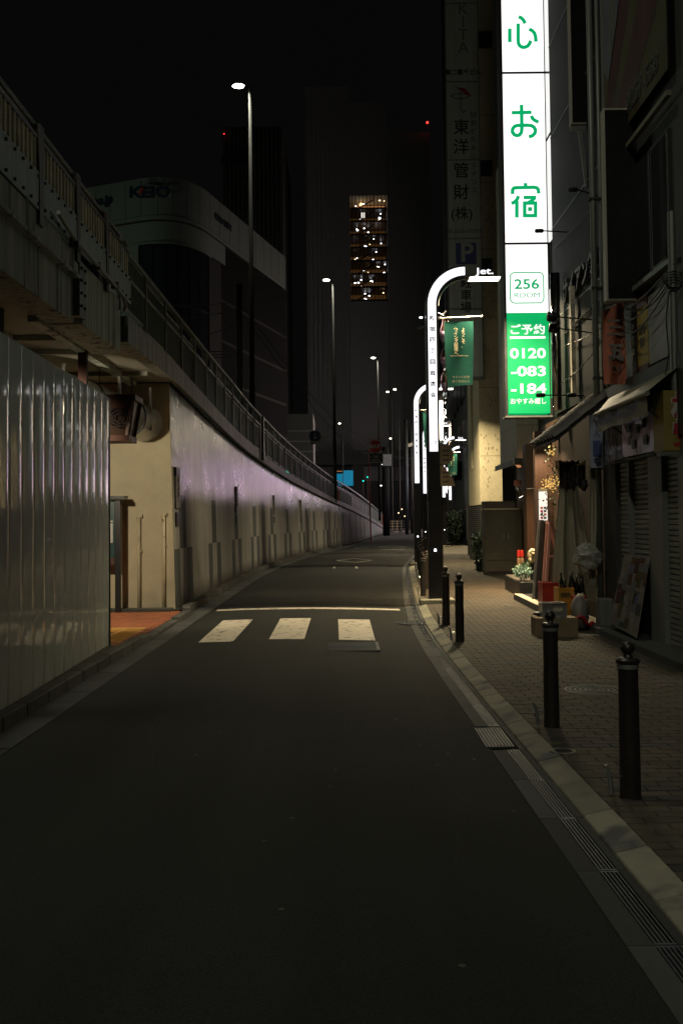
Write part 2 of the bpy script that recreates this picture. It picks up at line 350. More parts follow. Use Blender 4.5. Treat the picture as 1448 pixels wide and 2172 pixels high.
def copy_thing(root, loc, label, rotz=0, scale=None, group=None):
    def rec(o, par):
        c = o.copy(); COL.objects.link(c); c.parent = par
        for ch in kids.get(o.name, ()): rec(ch, c)
        return c
    kids = {}
    for o in COL.objects:
        if o.parent: kids.setdefault(o.parent.name, []).append(o)
    r = rec(root, None); r.location = loc; r.rotation_euler = (0, 0, rotz)
    if scale: r.scale = (scale, scale, scale)
    r['label'] = label
    if group: r['group'] = group
    return r
def bx(name, m, parent, x0, x1, y0, y1, z0, z1, bevel=0, **kw):
    return MB().box(x0, x1, y0, y1, z0, z1).build(name, m, parent, bevel=bevel, **kw)
FACE_CAM = Matrix.Rotation(PI / 2, 4, 'X')                      # text faces -Y
FACE_STREET = Matrix.Rotation(-PI / 2, 4, 'Z') @ Matrix.Rotation(PI / 2, 4, 'X')   # text faces -X, reads towards -Y
FACE_EAST = Matrix.Rotation(PI / 2, 4, 'Z') @ Matrix.Rotation(PI / 2, 4, 'X')      # faces +X
def text(s, loc, size, m, parent, face=FACE_CAM, name='lettering', bold=0.0, ext=0.002, vert=False, sx=1.0, sy=1.0, sp=1.0, align='CENTER', fit=None):
    cu = bpy.data.curves.new('t', 'FONT'); cu.body = '\n'.join(s) if vert else s
    cu.size = size; cu.align_x = align; cu.align_y = 'CENTER'; cu.extrude = ext; cu.offset = bold; cu.resolution_u = 3
    cu.space_line = sp if vert else 1.0
    o = bpy.data.objects.new('t', cu); COL.objects.link(o)
    dg = bpy.context.evaluated_depsgraph_get(); me = bpy.data.meshes.new_from_object(o.evaluated_get(dg))
    bpy.data.objects.remove(o); me.name = name
    me.transform(Matrix.Diagonal((sx, sy, 1, 1)))
    if fit:
        co = np.array([v.co[:] for v in me.vertices]); lo, hi = co.min(0), co.max(0)
        me.transform(Matrix.Translation((-(lo[0] + hi[0]) / 2, -(lo[1] + hi[1]) / 2, 0)))
        me.transform(Matrix.Diagonal((fit[0] / (hi[0] - lo[0]), fit[1] / (hi[1] - lo[1]), 1, 1)))
    me.transform(face); me.transform(Matrix.Translation(Vector(loc) - origin(parent)))
    me.materials.clear(); me.materials.append(M[m])
    ob = bpy.data.objects.new(name, me); COL.objects.link(ob); ORG[ob.name] = origin(parent)
    if parent: ob.parent = parent
    return ob
def stroke_mesh(paths, wdt, fn, t=0.004):
    """flat ribbons along 2D polylines, mapped by fn(u, v, depth)"""
    mb = MB()
    for pth in paths:
        closed = pth[0] == pth[-1]; pts = [Vector((p[0], p[1])) for p in pth]; n = len(pts); L_, R_ = [], []
        for i, p in enumerate(pts):
            a = pts[i - 1] if i > 0 else (pts[n - 2] if closed else p); c = pts[i + 1] if i < n - 1 else (pts[1] if closed else p)
            d1 = (p - a).normalized() if (p - a).length > 1e-9 else (c - p).normalized(); d2 = (c - p).normalized() if (c - p).length > 1e-9 else d1
            d = (d1 + d2).normalized(); nrm = Vector((-d.y, d.x)); k = wdt / 2 / max(0.5, nrm.dot(Vector((-d1.y, d1.x))))
            L_.append(p + nrm * k); R_.append(p - nrm * k)
        for i in range(n - 1):
            q = [L_[i], L_[i + 1], R_[i + 1], R_[i]]
            mb.prism([(a.x, a.y) for a in q], fn, 0, t)
    return mb
def lamp(name, parent, loc, kind, energy, col, size=0.3, sizey=None, rot=(0, 0, 0), spot=None, spread=139):
    l = bpy.data.lights.new(name, kind); l.energy = energy; l.color = col
    if kind == 'AREA':
        l.spread = math.radians(spread)
        l.size = size
        if sizey: l.shape = 'RECTANGLE'; l.size_y = sizey
    else: l.shadow_soft_size = size
    if spot: l.spot_size = spot; l.spot_blend = 0.6
    o = bpy.data.objects.new(name, l); COL.objects.link(o); o.location = Vector(loc) - origin(parent); o.rotation_euler = rot
    if parent: o.parent = parent
    return o
# plan curves, sampled each metre and smoothed
def curve(tab, k=9):
    ys = np.arange(-30, 160, 1.0); xs = np.interp(ys, [a for a, _ in tab], [b for _, b in tab])
    pad = np.concatenate([np.full(k, xs[0]), xs, xs[-1] + (xs[-1] - xs[-2]) * np.arange(1, k + 1)])
    for _ in range(2): pad = np.convolve(pad, np.ones(k) / k, 'same')
    xs = pad[k:-k]
    return lambda y: float(np.interp(y, ys, xs))
XL = curve([(-30, -2.97), (30, -2.97), (35.5, -2.75), (40.8, -2.39), (48.6, -1.7), (58, -0.67), (72, 0.86), (95, 2.94), (147, 7.0), (160, 8)])
XR = curve([(-30, 1.44), (5, 1.44), (8.5, 1.385), (12, 1.365), (16, 1.41), (23.2, 1.78), (30, 2.18), (35, 2.5), (44.5, 3.5), (55, 4.75), (72, 6.9), (95, 9.2), (147, 13.2), (160, 14.2)], 5)
XF = curve([(-30, 3.4), (15, 3.45), (20, 3.75), (26, 4.4), (36, 5.0), (45, 6.0), (55, 6.7), (65, 7.25), (72, 7.65), (80, 8.2), (90, 8.85), (147, 15.4), (160, 16.9)], 5)
SW = 0.05                                                        # height of the pavement
def crown(x, y):
    a, b = XL(y) + 0.6, XR(y) - 0.55; u = (x - a) / (b - a); return 0.035 * max(0.0, 1 - (2 * u - 1) ** 2)
def ribbon(mb, xa, xb, y0, y1, dz=0.0, n=1, z=None, step=1.0):
    k = max(1, int((y1 - y0) / step))
    return mb.grid(lambda u, v: (lambda y: (lambda x: (x, y, (crown(x, y) if z is None else z) + dz))(xa(y) + (xb(y) - xa(y)) * u))(y0 + (y1 - y0) * v), n, k)

# ================================================================== THE SETTING
MB().box(-900, 900, -60, 1500, -0.6, -0.12).build('ground', 'ground', kind='structure')
road = ribbon(MB(), lambda y: XL(y) + 0.60, lambda y: XR(y) - 0.388, -24, 150, 0, 10).build('road', 'asphalt', kind='structure', smooth=True)
MB().box(-60, 90, 149.5, 190, -0.1, -0.004).build('crossing_road', 'asphalt', kind='structure')
# painted markings, 4 mm sheets following the crown
def paint(name, poly, m='paint', parent=road, dz=0.004, n=6):
    (ax, ay), (bx_, by), (cx, cy), (dx, dy) = poly
    mb = MB().grid(lambda u, v: (lambda x, y: (x, y, crown(x, y) + dz))(
        (ax + (bx_ - ax) * u) * (1 - v) + (dx + (cx - dx) * u) * v, (ay + (by - ay) * u) * (1 - v) + (dy + (cy - dy) * u) * v), n, n)
    return mb.build(name, m, parent)
for x0, x1, y0, y1 in ((-1.90, -1.44, 13.28, 16.22), (-0.98, -0.51, 13.42, 16.26), (-0.05, 0.43, 13.34, 16.08)):
    paint('zebra_stripe', [(x0, y0), (x1, y0 - 0.03), (x1, y1), (x0 - 0.02, y1)])
paint('stop_line', [(-2.27, 18.08), (1.02, 17.86), (1.02, 18.16), (-2.27, 18.38)], n=10)
def diamond(cx, cy, w_, l, t=0.16):
    p = [(cx - w_, cy), (cx, cy - l), (cx + w_, cy), (cx, cy + l)]
    for i in range(4):
        a, b = Vector(p[i]), Vector(p[(i + 1) % 4]); c = Vector((cx, cy)); s = 1 - t / w_
        ia, ib = c + (a - c) * s, c + (b - c) * s
        paint('diamond_marking', [tuple(a), tuple(b), tuple(ib), tuple(ia)], 'paint_old', n=3)
M['asphalt_pale'] = mat('asphalt_pale', (0.0165, 0.018, 0.0145), 0.85, var=0.3, scale=3, bump=0.6, bscale=110, spec=0.25)
M['asphalt_dark'] = mat('asphalt_dark', (0.0080, 0.0090, 0.0075), 0.8, var=0.3, scale=3, bump=0.6, bscale=110, spec=0.3)
def patch_road(y0, y1, x0, x1, m): paint('asphalt_band', [(x0, y0), (x1, y0 + .1), (x1, y1), (x0, y1 - .12)], m, dz=.002, n=8)
patch_road(19.6, 20.9, -2.3, 1.05, 'asphalt_dark'); patch_road(24.4, 30.5, -2.25, 1.3, 'asphalt_pale'); patch_road(33.0, 35.6, -2.1, 1.9, 'asphalt_dark'); patch_road(43, 52, -1.5, 2.6, 'asphalt_pale'); patch_road(9.2, 9.32, -2.3, .9, 'asphalt_dark')
patch_road(62, 70, .4, 5.4, 'asphalt_dark')
diamond(0.5, 39.8, 0.75, 2.2, 0.15); diamond(3.0, 59.5, 0.9, 2.6, 0.15)
paint('lane_marking', [(0.7, 57.6), (1.6, 57.6), (1.6, 58.2), (0.7, 58.2)], 'paint_old')
paint('lane_marking', [(2.1, 54.0), (3.4, 54.0), (3.4, 54.5), (2.1, 54.5)], 'paint_old')
for y in (136, 143): paint('lane_marking', [(XL(y) + 1.0, y), (XL(y) + 3.6, y), (XL(y) + 3.6, y + 2.5), (XL(y) + 1.0, y + 2.5)], 'paint')
paint('worn_bracket_marking', [(-0.3, 33.2), (-0.22, 33.2), (-0.22, 34.6), (-0.3, 34.6)], 'paint_old'); paint('worn_bracket_marking', [(0.45, 33.2), (0.53, 33.2), (0.53, 34.6), (0.45, 34.6)], 'paint_old')
# asphalt patch seams and stuck gum spots (real flat spots on the tarmac)
gum = MB()
for px, py in ((712, 1644), (927, 1627), (950, 1602), (1005, 1612), (597, 1948), (980, 2062), (1090, 1722), (416, 1614), (838, 1530), (700, 1680), (468, 1565), (890, 1585), (620, 1750), (520, 1410), (560, 1800)):
    g = G(px, py); r = random.uniform(0.008, 0.016)
    gum.add([(g.x + r * math.cos(a) * random.uniform(0.7, 1.4), g.y + r * math.sin(a) * 1.2, crown(g.x, g.y) + 0.004) for a in [k * PI / 4 for k in range(8)]], [tuple(range(8))])
gum.build('gum_spots', 'kerb', road, kind='stuff')
rc = random.Random(3)
for (x, y, ln, dr) in ((-1.4, 6.0, 2.2, 0.12), (0.2, 8.4, 2.6, -0.1), (-0.7, 10.6, 1.8, 1.4), (0.5, 4.6, 1.3, 0.3), (-1.9, 11.0, 2.0, .05), (-.2, 20.9, 3.0, -.4)):
    a_ = PI / 2 - dr; px_, py_ = x, y; L_, R_ = [], []
    for k in range(26):
        a_ += rc.uniform(-.35, .35) + (PI / 2 - dr - a_) * .25; w_ = .004 * rc.uniform(.4, 1.2); px_ += ln / 26 * math.cos(a_); py_ += ln / 26 * math.sin(a_)
        L_.append((px_ - w_, py_, crown(px_, py_) + .005)); R_.append((px_ + w_, py_, crown(px_, py_) + .005))
    MB().add(L_ + R_, [(k, k + 1, 27 + k, 26 + k) for k in range(25)]).build('road_crack', 'dark_void', road)
# left kerb and gutter slabs
kerb = bpy.data.objects.new('kerb', None); COL.objects.link(kerb); ORG['kerb'] = Vector((0, 0, 0)); kerb['kind'] = 'structure'
gut = bpy.data.objects.new('gutter', None); COL.objects.link(gut); ORG['gutter'] = Vector((0, 0, 0)); gut['kind'] = 'structure'
def strip_piece(name, m, parent, fa, fb, y0, y1, z0, z1, slope=0.0, bevel=0):
    pts = []
    for z in (0, 1):
        for y, f in ((y0, fa), (y0, fb), (y1, fb), (y1, fa)):
            zz = z0 if z == 0 else z1 + (slope if f is fa else 0)
            pts.append((f(y), y, zz))
    return MB().add(pts, [(3, 2, 1, 0), (4, 5, 6, 7), (0, 1, 5, 4), (1, 2, 6, 5), (2, 3, 7, 6), (3, 0, 4, 7)]).build(name, m, parent, bevel=bevel)
def kerb_h(y):
    return 0.12 if y < 12.9 or y > 17.2 else (0.05 if 13.9 < y < 16.3 else 0.085)
y = 2.4
while y < 62:
    l = 0.6; hh = kerb_h(y + 0.3) + random.uniform(-0.003, 0.003)
    strip_piece('kerb_stone', 'kerb', kerb, lambda q: XL(q) + 0.10 if q > 17.8 else XL(q) + 0.22, lambda q: XL(q) + 0.25 if q > 17.8 else XL(q) + 0.35, y + 0.004, y + l - 0.004, -0.1, hh, bevel=0.012 if y < 24 else 0)
    y += l
y = 2.4
while y < 62:
    strip_piece('gutter_slab', 'gutter', gut, lambda q: XL(q) + 0.25 if q > 17.8 else XL(q) + 0.352, lambda q: XL(q) + 0.602, y + 0.004, y + 0.596, -0.1, 0.006 + random.uniform(0, 0.003))
    y += 0.6
ribbon(MB(), lambda q: XL(q) + 0.0, lambda q: XL(q) + 0.25, 62, 148, 0, 1, 0.1).build('far_kerb', 'kerb', kerb)
ribbon(MB(), lambda q: XL(q) + 0.25, lambda q: XL(q) + 0.602, 62, 148, 0, 1, 0.008).build('far_gutter', 'gutter', gut)
ribbon(MB(), lambda q: XL(q) - 0.1, lambda q: XL(q) + 0.10, 17.8, 62, 0, 1, 0.06).build('wall_foot', 'kerb', kerb)
ribbon(MB(), lambda q: XL(q) + 0.02, lambda q: XL(q) + 0.62, -24, 2.4, 0, 1, 0.008).build('near_gutter', 'gutter', gut)
# right: light kerb stones, gutter slabs with the slotted channel
y = 3.0; k = 0
while y < 56:
    l = 0.6
    strip_piece('kerb_stone', 'kerb_light', kerb, lambda q: XR(q) - 0.155, lambda q: XR(q), y + 0.004, y + l - 0.004, -0.1, SW + 0.006 + random.uniform(0, 0.003), slope=-0.035, bevel=0.01 if y < 20 else 0)
    y += l
y = 3.0
while y < 56:
    if not (6.9 < y + 0.4 < 7.85): strip_piece('gutter_slab', 'gutter', gut, lambda q: XR(q) - 0.39, lambda q: XR(q) - 0.288, y + 0.004, y + 0.796, -0.1, 0.006 + random.uniform(0, 0.003))
    strip_piece('gutter_slab', 'gutter', gut, lambda q: XR(q) - 0.196, lambda q: XR(q) - 0.158, y + 0.004, y + 0.796, -0.1, 0.008 + random.uniform(0, 0.003))
    y += 0.8
ribbon(MB(), lambda q: XR(q) - 0.155, XR, 56, 148, 0, 1, SW).build('far_kerb', 'kerb_light', kerb)
ribbon(MB(), lambda q: XR(q) - 0.39, lambda q: XR(q) - 0.155, 56, 148, 0, 1, 0.008).build('far_gutter', 'gutter', gut)
ribbon(MB(), lambda q: XR(q) - 0.39, lambda q: XR(q) - 0.155, -24, 3.0, 0, 1, 0.008).build('near_gutter', 'gutter', gut)
ribbon(MB(), lambda q: XR(q) - 0.155, XR, -24, 3.0, 0, 1, SW).build('near_kerb', 'kerb_light', kerb)
ribbon(MB(), lambda q: XR(q) - 0.34, lambda q: XR(q) - 0.18, 3.0, 56, 0, 1, -0.03).build('channel_bottom', 'dark_void', gut)
y = 3.0; k = 0
while y < 46:
    if not (6.9 < y + 0.4 < 7.85):
        mb = MB(); L0 = 0.8
        for j in range(5):
            o = -0.286 + 0.018 * j
            a = y + 0.01; b = y + L0 - 0.01
            mb.bar((XR(a) + o + 0.008, a, 0.002), (XR(b) + o + 0.008, b, 0.002), 0.0055, 0.010)
        for yy in (y + 0.012, y + L0 - 0.012): mb.box(XR(yy) - 0.286, XR(yy) - 0.198, yy - 0.006, yy + 0.006, -0.004, 0.0075)
        mb.build('slot_grate', 'steel_grate', gut)
    y += 0.8
mb = MB()                                                         # square cross-barred gully grate
for j in range(9): mb.box(1.0 + j * 0.0235, 1.006 + j * 0.0235, 7.1, 7.74, -0.006, 0.008)
for j in range(22): mb.box(1.0, 1.194, 7.1 + j * 0.0295, 7.106 + j * 0.0295, -0.006, 0.0085)
mb.build('gully_grate', 'steel_grate', gut)
# checker-barred grate in front of the right zebra stripe
grate = thing('road_grate', 'ribbed rectangular steel grate set in the road before the right zebra stripe', 'drain grate', (0.13, 12.6, 0.03))
mb = MB().box(-0.20, 0.45, 12.15, 12.98, crown(0.1, 12.6) - 0.02, crown(0.1, 12.6) + 0.005); mb.build('grate_plate', 'dark_metal', grate)
for j in range(15):
    yy = 12.18 + j * 0.055; MB().box(-0.19, 0.41, yy, yy + 0.026, crown(0.1, 12.6) + 0.005, crown(0.1, 12.6) + 0.014).build('grate_bar', 'steel_grate', grate)
bx('edge_plate', 'steel_grate', grate, 0.412, 0.45, 12.15, 12.98, crown(0.1, 12.6) + 0.005, crown(0.1, 12.6) + 0.017)
# ---- right pavement
walk = ribbon(MB(), XR, lambda q: XF(q) + 6, -24, 148, 0, 4, SW - 0.006).build('sidewalk', 'joint', kind='structure')
me_p = MB()
a_, c_ = 0.0975, 0.0475
me_p.add([(-a_, -c_, -0.006), (a_, -c_, -0.006), (a_, c_, -0.006), (-a_, c_, -0.006), (-a_ + .004, -c_ + .004, 0.002), (a_ - .004, -c_ + .004, 0.002), (a_ - .004, c_ - .004, 0.002), (-a_ + .004, c_ - .004, 0.002)],
         [(4, 5, 6, 7), (0, 1, 5, 4), (1, 2, 6, 5), (2, 3, 7, 6), (3, 0, 4, 7)])
mesh_paver = me_p.mesh('paver', 'paver'); mesh_paver_d = me_p.mesh('paver_dark', 'paver_dark')
rest = {'paver': MB(), 'paver_dark': MB()}; npav = 0; row = 0; yy = 4.3
def in_frame(x, y, z=0.05):
    v = Vector((x, y, z - EYE)); d = v.dot(cF); return abs(FPX * v.dot(cR) / d) < 735 and abs(FPX * v.dot(cU) / d) < 1100
while yy < 46:
    x = XR(yy) + 0.004 + (0.1 if row % 2 else 0.0); dark = (row % 13) in (0, 2) and yy < 26
    xe = XF(yy) + (1.2 if yy > 18 else 0.35)
    if row % 2:
        rest['paver'].add([(XR(yy) + .004, yy - c_, SW), (x - .003, yy - c_, SW), (x - .003, yy + c_, SW), (XR(yy) + .004, yy + c_, SW)], [(0, 1, 2, 3)])
    while x < xe:
        cx = x + 0.1; jz = SW + random.uniform(-0.0015, 0.0015)
        if npav < 290 and yy > 5.0 and in_frame(cx, yy):
            inst('paver', mesh_paver_d if dark else mesh_paver, walk, (cx, yy, jz)); npav += 1
        else:
            rest['paver_dark' if dark else 'paver'].add([(v[0] + cx, v[1] + yy, v[2] + jz) for v in me_p.v], me_p.f)
        x += 0.2
    yy += 0.1; row += 1
rest['paver'].build('far_pavers', 'paver', walk, kind='stuff'); rest['paver_dark'].build('dark_paver_bands', 'paver_dark', walk, kind='stuff')
ribbon(MB(), XR, lambda q: XF(q) + 4, 46, 148, 0, 2, SW + 0.002).build('far_paving', 'paver', walk)
# manhole covers
def manhole(x, y, r, label, m='paver_dark', ringm='steel_grate', ribs=0):
    t = thing('manhole_cover', label, 'manhole cover', (x, y, SW))
    MB().lathe([(r, 0.001), (r, 0.007), (r - 0.02, 0.007), (r - 0.02, 0.004)], (x, y, SW), 36).build('ring', ringm, t)
    MB().lathe([(r - 0.02, 0.004), (0, 0.0045)], (x, y, SW), 36).build('cover', m, t)
    if ribs:
        mb = MB()
        for q in range(1, ribs): mb.lathe([(r * q / ribs, 0.0045), (r * q / ribs, 0.009), (r * q / ribs - 0.012, 0.009), (r * q / ribs - 0.012, 0.0045)], (x, y, SW), 30)
        mb.build('rib', 'steel_grate', t)
manhole(2.26, 9.1, 0.27, 'round ribbed manhole cover between the two nearest bollards', ribs=6)
manhole(1.455, 6.74, 0.085, 'small dark round cover with a pale rim beside the light kerb', 'dark_void', 'kerb_light')
manhole(2.76, 14.0, 0.10, 'small round pavement cover left of the cardboard box', ribs=3)
manhole(2.9, 17.9, 0.07, 'tiny round metal cover at the edge of the planter platform', ribs=2)
g = G(870, 1323); t = thing('manhole_cover', 'large round cast manhole cover lying across the gutter past the zebra', 'manhole cover', (1.12, 15.6, 0))
MB().lathe([(0.3, 0.006), (0.3, 0.016), (0.27, 0.016), (0.27, 0.013), (0, 0.014)], (1.12, 15.6, 0.0), 36).build('cover', 'dark_metal', t)
mb = MB()
for q in range(14):
    for r_ in (0.08, 0.14, 0.2, 0.25):
        a = q * PI / 7 + r_ * 9; mb.box(1.12 + r_ * math.cos(a) - .012, 1.12 + r_ * math.cos(a) + .012, 15.6 + r_ * math.sin(a) - .012, 15.6 + r_ * math.sin(a) + .012, 0.013, 0.02)
mb.build('stud', 'steel_grate', t, kind='stuff')

# ---- left pavement under the bridge: red pavers and yellow tactile tiles
lp = MB().box(-12, -2.75, 12.3, 17.9, -0.1, SW - 0.006).build('side_pavement', 'joint', kind='structure')
me_r = me_p.mesh('red_paver', 'redbrick')
yy = 12.4; row = 0
while yy < 17.7:
    x = -2.76 - (0.1 if row % 2 else 0)
    while x > -4.6:
        if not (13.1 < yy < 14.9 and x < -2.88): inst('red_paver', me_r, lp, (x - 0.1, yy, SW))
        x -= 0.2
    yy += 0.1; row += 1
for i in range(6):
    for j in range(6):
        x, y = -3.05 - 0.3 * i, 13.3 + 0.3 * j
        if y > 14.9: continue
        mb = MB().box(x - 0.147, x + 0.147, y - 0.147, y + 0.147, SW - 0.004, SW + 0.002)
        for q in range(4): mb.box(x - 0.13, x + 0.13, y - 0.125 + q * 0.075, y - 0.1 + q * 0.075, SW + 0.002, SW + 0.007)
        mb.build('tactile_tile', 'tactile', lp)
bx('foot_ledge', 'kerb', lp, -6.0, -2.98, 17.55, 17.85, 0.0, 0.1)
bx('bridge_ground', 'ground', lp, -20, -2.76, -24, 12.29, -0.1, 0.02)

# ================================================================== RETAINING WALL AND RAMP
ZD = lambda y: float(np.interp(y, [-20, 11.4, 18, 35, 62, 120, 160], [4.3, 4.3, 4.06, 3.62, 2.60, 0.62, 0.2]))      # dark line
ZP = lambda y: float(np.interp(y, [-20, 13, 18, 32, 60, 115, 160], [4.66, 4.62, 4.42, 4.04, 2.92, 1.15, 0.5]))       # parapet top
ZR = lambda y: float(np.interp(y, [-20, 8, 14, 28, 36, 60, 115, 160], [5.55, 5.5, 5.42, 5.45, 5.25, 4.15, 2.5, 1.6]))  # handrail
wall = thing('retaining_wall', 'long curved concrete retaining wall of the ramp with painted dark blocks and glossy upper coating', 'wall', (-2.97, 18, 0))
arc = {}; s_ = 0; py_ = 17.85
def arclen(y): return y - 17.85 if y < 30 else 12.15 + sum(math.hypot(1, XL(q + 1) - XL(q)) for q in range(30, int(y))) + (y - int(y))
cuts = [17.95, 42, 48.5, 55, 63, 72, 83, 100, 122]
for a, b in zip(cuts[:-1], cuts[1:]):
    n = max(2, int((b - a) / 1.0)); mb = MB()
    bt = 0.09
    mb.grid(lambda u, v: (lambda y: (XL(y) - bt * v * (ZD(y) / 4.1), y, ZD(y) * v))(a + 0.012 + (b - a - 0.024) * u), n, 6)
    mb.grid(lambda u, v: (lambda y: (XL(y) - bt * v - 0.0, y, ZD(y) * v))(a + 0.012) if u < .5 else (XL(a) - 0.5, a + 0.012, ZD(a) * v), 1, 1) if a > 18 else None
    mb.build('concrete_panel', 'wall', wall, smooth=False, uv=lambda v: (arclen(v[1]), v[2]))
ribbon(MB(), lambda y: XL(y) - 0.14, lambda y: XL(y) - 0.13, 17.95, 122, 0, 1, 0.0).build('joint_back', 'dark_void', wall)
mb = MB(); mb.grid(lambda u, v: (lambda y: (XL(y) - 0.15, y, ZD(y) * v))(18 + 104 * u), 100, 1); mb.build('backing', 'dark_void', wall)
# cream abutment face at the mouth of the underpass
MB().prism([(-16, 0), (-2.972, 0), (-3.062, 4.1), (-16, 4.1)], lambda u, v, q: (u, q, v), 17.9, 17.96).build('abutment', 'cream_wall', wall)
# parapet: edge beam above the painted shadow strip, built in cast lengths
for a, b in zip([17.0, 26, 34.3, 42, 50, 58, 66, 78, 95], [26, 34.3, 42, 50, 58, 66, 78, 95, 124]):
    mb = MB(); n = max(2, int(b - a))
    fx = lambda y: XL(y) + 0.07
    prof = [(-0.09, lambda y: ZD(y) + 0.02), (0.0, lambda y: ZD(y) + 0.02), (0.0, lambda y: ZP(y)), (-0.30, lambda y: ZP(y))]
    mb.grid(lambda u, v: (lambda y: (fx(y) + prof[round(v * 3)][0], y, prof[round(v * 3)][1](y)))(a + 0.01 + (b - a - 0.02) * u), n, 3)
    mb.build('parapet', 'parapet', wall)
mb = MB(); mb.grid(lambda u, v: (lambda y: (XL(y) - 0.10 + 0.02 * v, y, ZD(y) - 0.03 + 0.08 * v))(17.9 + 104 * u), 100, 1); mb.build('parapet_shadow_strip', 'dark_void', wall)  # dark strip stands in for the shadow under the parapet
mb = MB(); mb.grid(lambda u, v: (lambda y: (XL(y) - 0.2 - 9 * v, y, ZP(y) - 0.25))(17.9 + 110 * u), 60, 1); mb.build('deck', 'asphalt', wall)
# slim painted name strips hung on the wall
def wall_strip(y, z0, z1, label, chars):
    t = thing('wall_strip', label, 'wall sign', (XL(y), y, z0), group='slim vertical signs on the retaining wall')
    x = XL(y) - 0.02
    bx('backplate', 'poster', t, x - 0.08, x + 0.012, y, y + 0.42, z0 + 0.32, z1)
    bx('caption_plate', 'dark_metal', t, x - 0.08, x + 0.014, y + 0.02, y + 0.40, z0, z0 + 0.24)
    bx('top_plate', 'dark_metal', t, x - 0.08, x + 0.014, y + 0.0, y + 0.42, z1 + 0.004, z1 + 0.16)
    text(chars, (x + 0.016, y + 0.21, (z0 + 0.32 + z1) / 2), 0.15, 'ink', t, FACE_EAST, vert=True, sp=0.95, sx=1.4)
for i, (px, lab) in enumerate(((373, 'pale slim vertical sign on the wall nearest the cream corner'), (500, 'second slim vertical sign along the wall, half worn off'), (575, 'third slim vertical sign along the wall, pale centre strip'), (637, 'faint fourth slim sign far along the wall'))):
    yy = {373: 18.15, 500: 28.3, 575: 38.2, 637: 46.6}[px]
    wall_strip(yy, 1.55, 2.45, lab, '新宿四丁')
# ---- ramp railing
rl = thing('ramp_railing', 'grey green steel railing with mesh panels climbing along the ramp parapet', 'railing', (-3.0, 14, 4.4))
BAY = 1.75
def rail_bay_meshes():
    post = MB().box(-0.05, 0.05, -0.03, 0.03, 0, 1.0).mesh('post', 'rail_green')
    return post
mpost = rail_bay_meshes()
mb = MB(); W2 = BAY - 0.22; H2 = 0.80
mb.box(-.018, .018, 0, W2, 0, .035); mb.box(-.018, .018, 0, W2, H2 - .035, H2); mb.box(-.018, .018, 0, .035, .035, H2 - .035); mb.box(-.018, .018, W2 - .035, W2, .035, H2 - .035)
mframe = mb.mesh('panel_frame', 'rail_green')
mb = MB(); nn = 22
for j in range(-11, nn):
    a0 = j * W2 / nn * 1.0; 
    y0, z0, y1, z1 = a0, 0.03, a0 + 0.80, H2 - 0.03
    if y0 < 0.03: z0 += (0.03 - y0) * 0.925; y0 = 0.03
    if y1 > W2 - .03: z1 -= (y1 - W2 + .03) * 0.925; y1 = W2 - .03
    if z1 - z0 > 0.02: mb.bar((0, y0, z0), (0, y1, z1), 0.026, 0.012)
mmesh = mb.mesh('mesh_infill', 'mesh_green')
y = 13.75; nb = 0
while y < 116:
    b = y + BAY
    A = Vector((XL(y) - 0.07, y, 0)); B = Vector((XL(b) - 0.07, b, 0)); ra, rb = ZR(y), ZR(b)
    yaw = math.atan2(-(B.x - A.x), B.y - A.y); pit = math.atan2(rb - ra, (B - A).length)
    hp = ra - (ZP(y) - 0.02)
    inst('post', mpost, rl, (A.x, A.y, ZP(y) - 0.02), (0, 0, yaw), (1, 1, hp))
    MB().bar((A.x, A.y, ra + 0.03), (B.x, B.y, rb + 0.03), 0.09, 0.06).build('top_rail', 'rail_green', rl)
    MB().bar((A.x, A.y + 0.05, ra - 0.32), (B.x, B.y - 0.05, rb - 0.32), 0.07, 0.05).build('mid_rail', 'rail_green', rl)
    o = inst('mesh_panel', mframe, rl, (A.x + (B.x - A.x) * 0.06, A.y + 0.11, max(ra - 1.22, ZP(y) + 0.04)), (pit, 0, yaw))
    if y < 70:
        c = bpy.data.objects.new('mesh_infill', mmesh); COL.objects.link(c); c.parent = o
    else:
        MB().box(-0.004, 0.004, 0.03, W2 - 0.03, 0.03, H2 - 0.03).build('infill', 'mesh_green').parent = o
    y = b; nb += 1
# end post block of the railing
bx('end_post', 'rail_green', rl, XL(y) - 0.2, XL(y) + 0.04, y, y + 0.2, ZP(y), ZR(y) + 0.1)
bx('start_post', 'rail_green', rl, -3.13, -2.97, 13.56, 13.72, 4.5, 5.52)

# ================================================================== BRIDGE
br = thing('road_bridge', 'dark girder bridge over the underpass with bolted plates and a beige slatted parapet', 'bridge', (-3.1, 0, 3.9))
for a, b in ((-20, 2.0), (2.0, 7.2), (7.2, 11.42)):
    bx('lower_girder', 'concrete', br, -3.35, -3.04, a + .01, b - .01, 3.90, 4.42)
    bx('edge_beam', 'concrete', br, -3.3, -2.98, a + .01, b - .01, 4.425, 4.70)
bx('girder_ledge', 'concrete', br, -3.2, -2.955, -20, 11.4, 4.40, 4.44)
bx('end_girder', 'concrete', br, -3.4, -2.99, 11.62, 13.68, 3.92, 4.66, bevel=0.03)
bx('hinge_plate', 'greymetal', br, -3.1, -2.965, 11.40, 11.66, 3.98, 4.62)
mb = MB()
for z in (4.1, 4.25, 4.4, 4.54):
    for yy in (11.45, 11.60): mb.box(-2.965, -2.94, yy - .015, yy + .015, z - .015, z + .015)
mb.build('bolt', 'dark_metal', br)
MB().box(-16, -3.36, -20, 13.7, 4.20, 4.62).build('deck_slab', 'deck_under', br)
MB().box(-16, -3.0, 13.7, 17.9, 4.12, 4.42).build('deck_slab', 'deck_under', br)
bx('edge_beam', 'parapet', br, -3.1, -2.9, 13.7, 17.0, 4.09, 4.45)
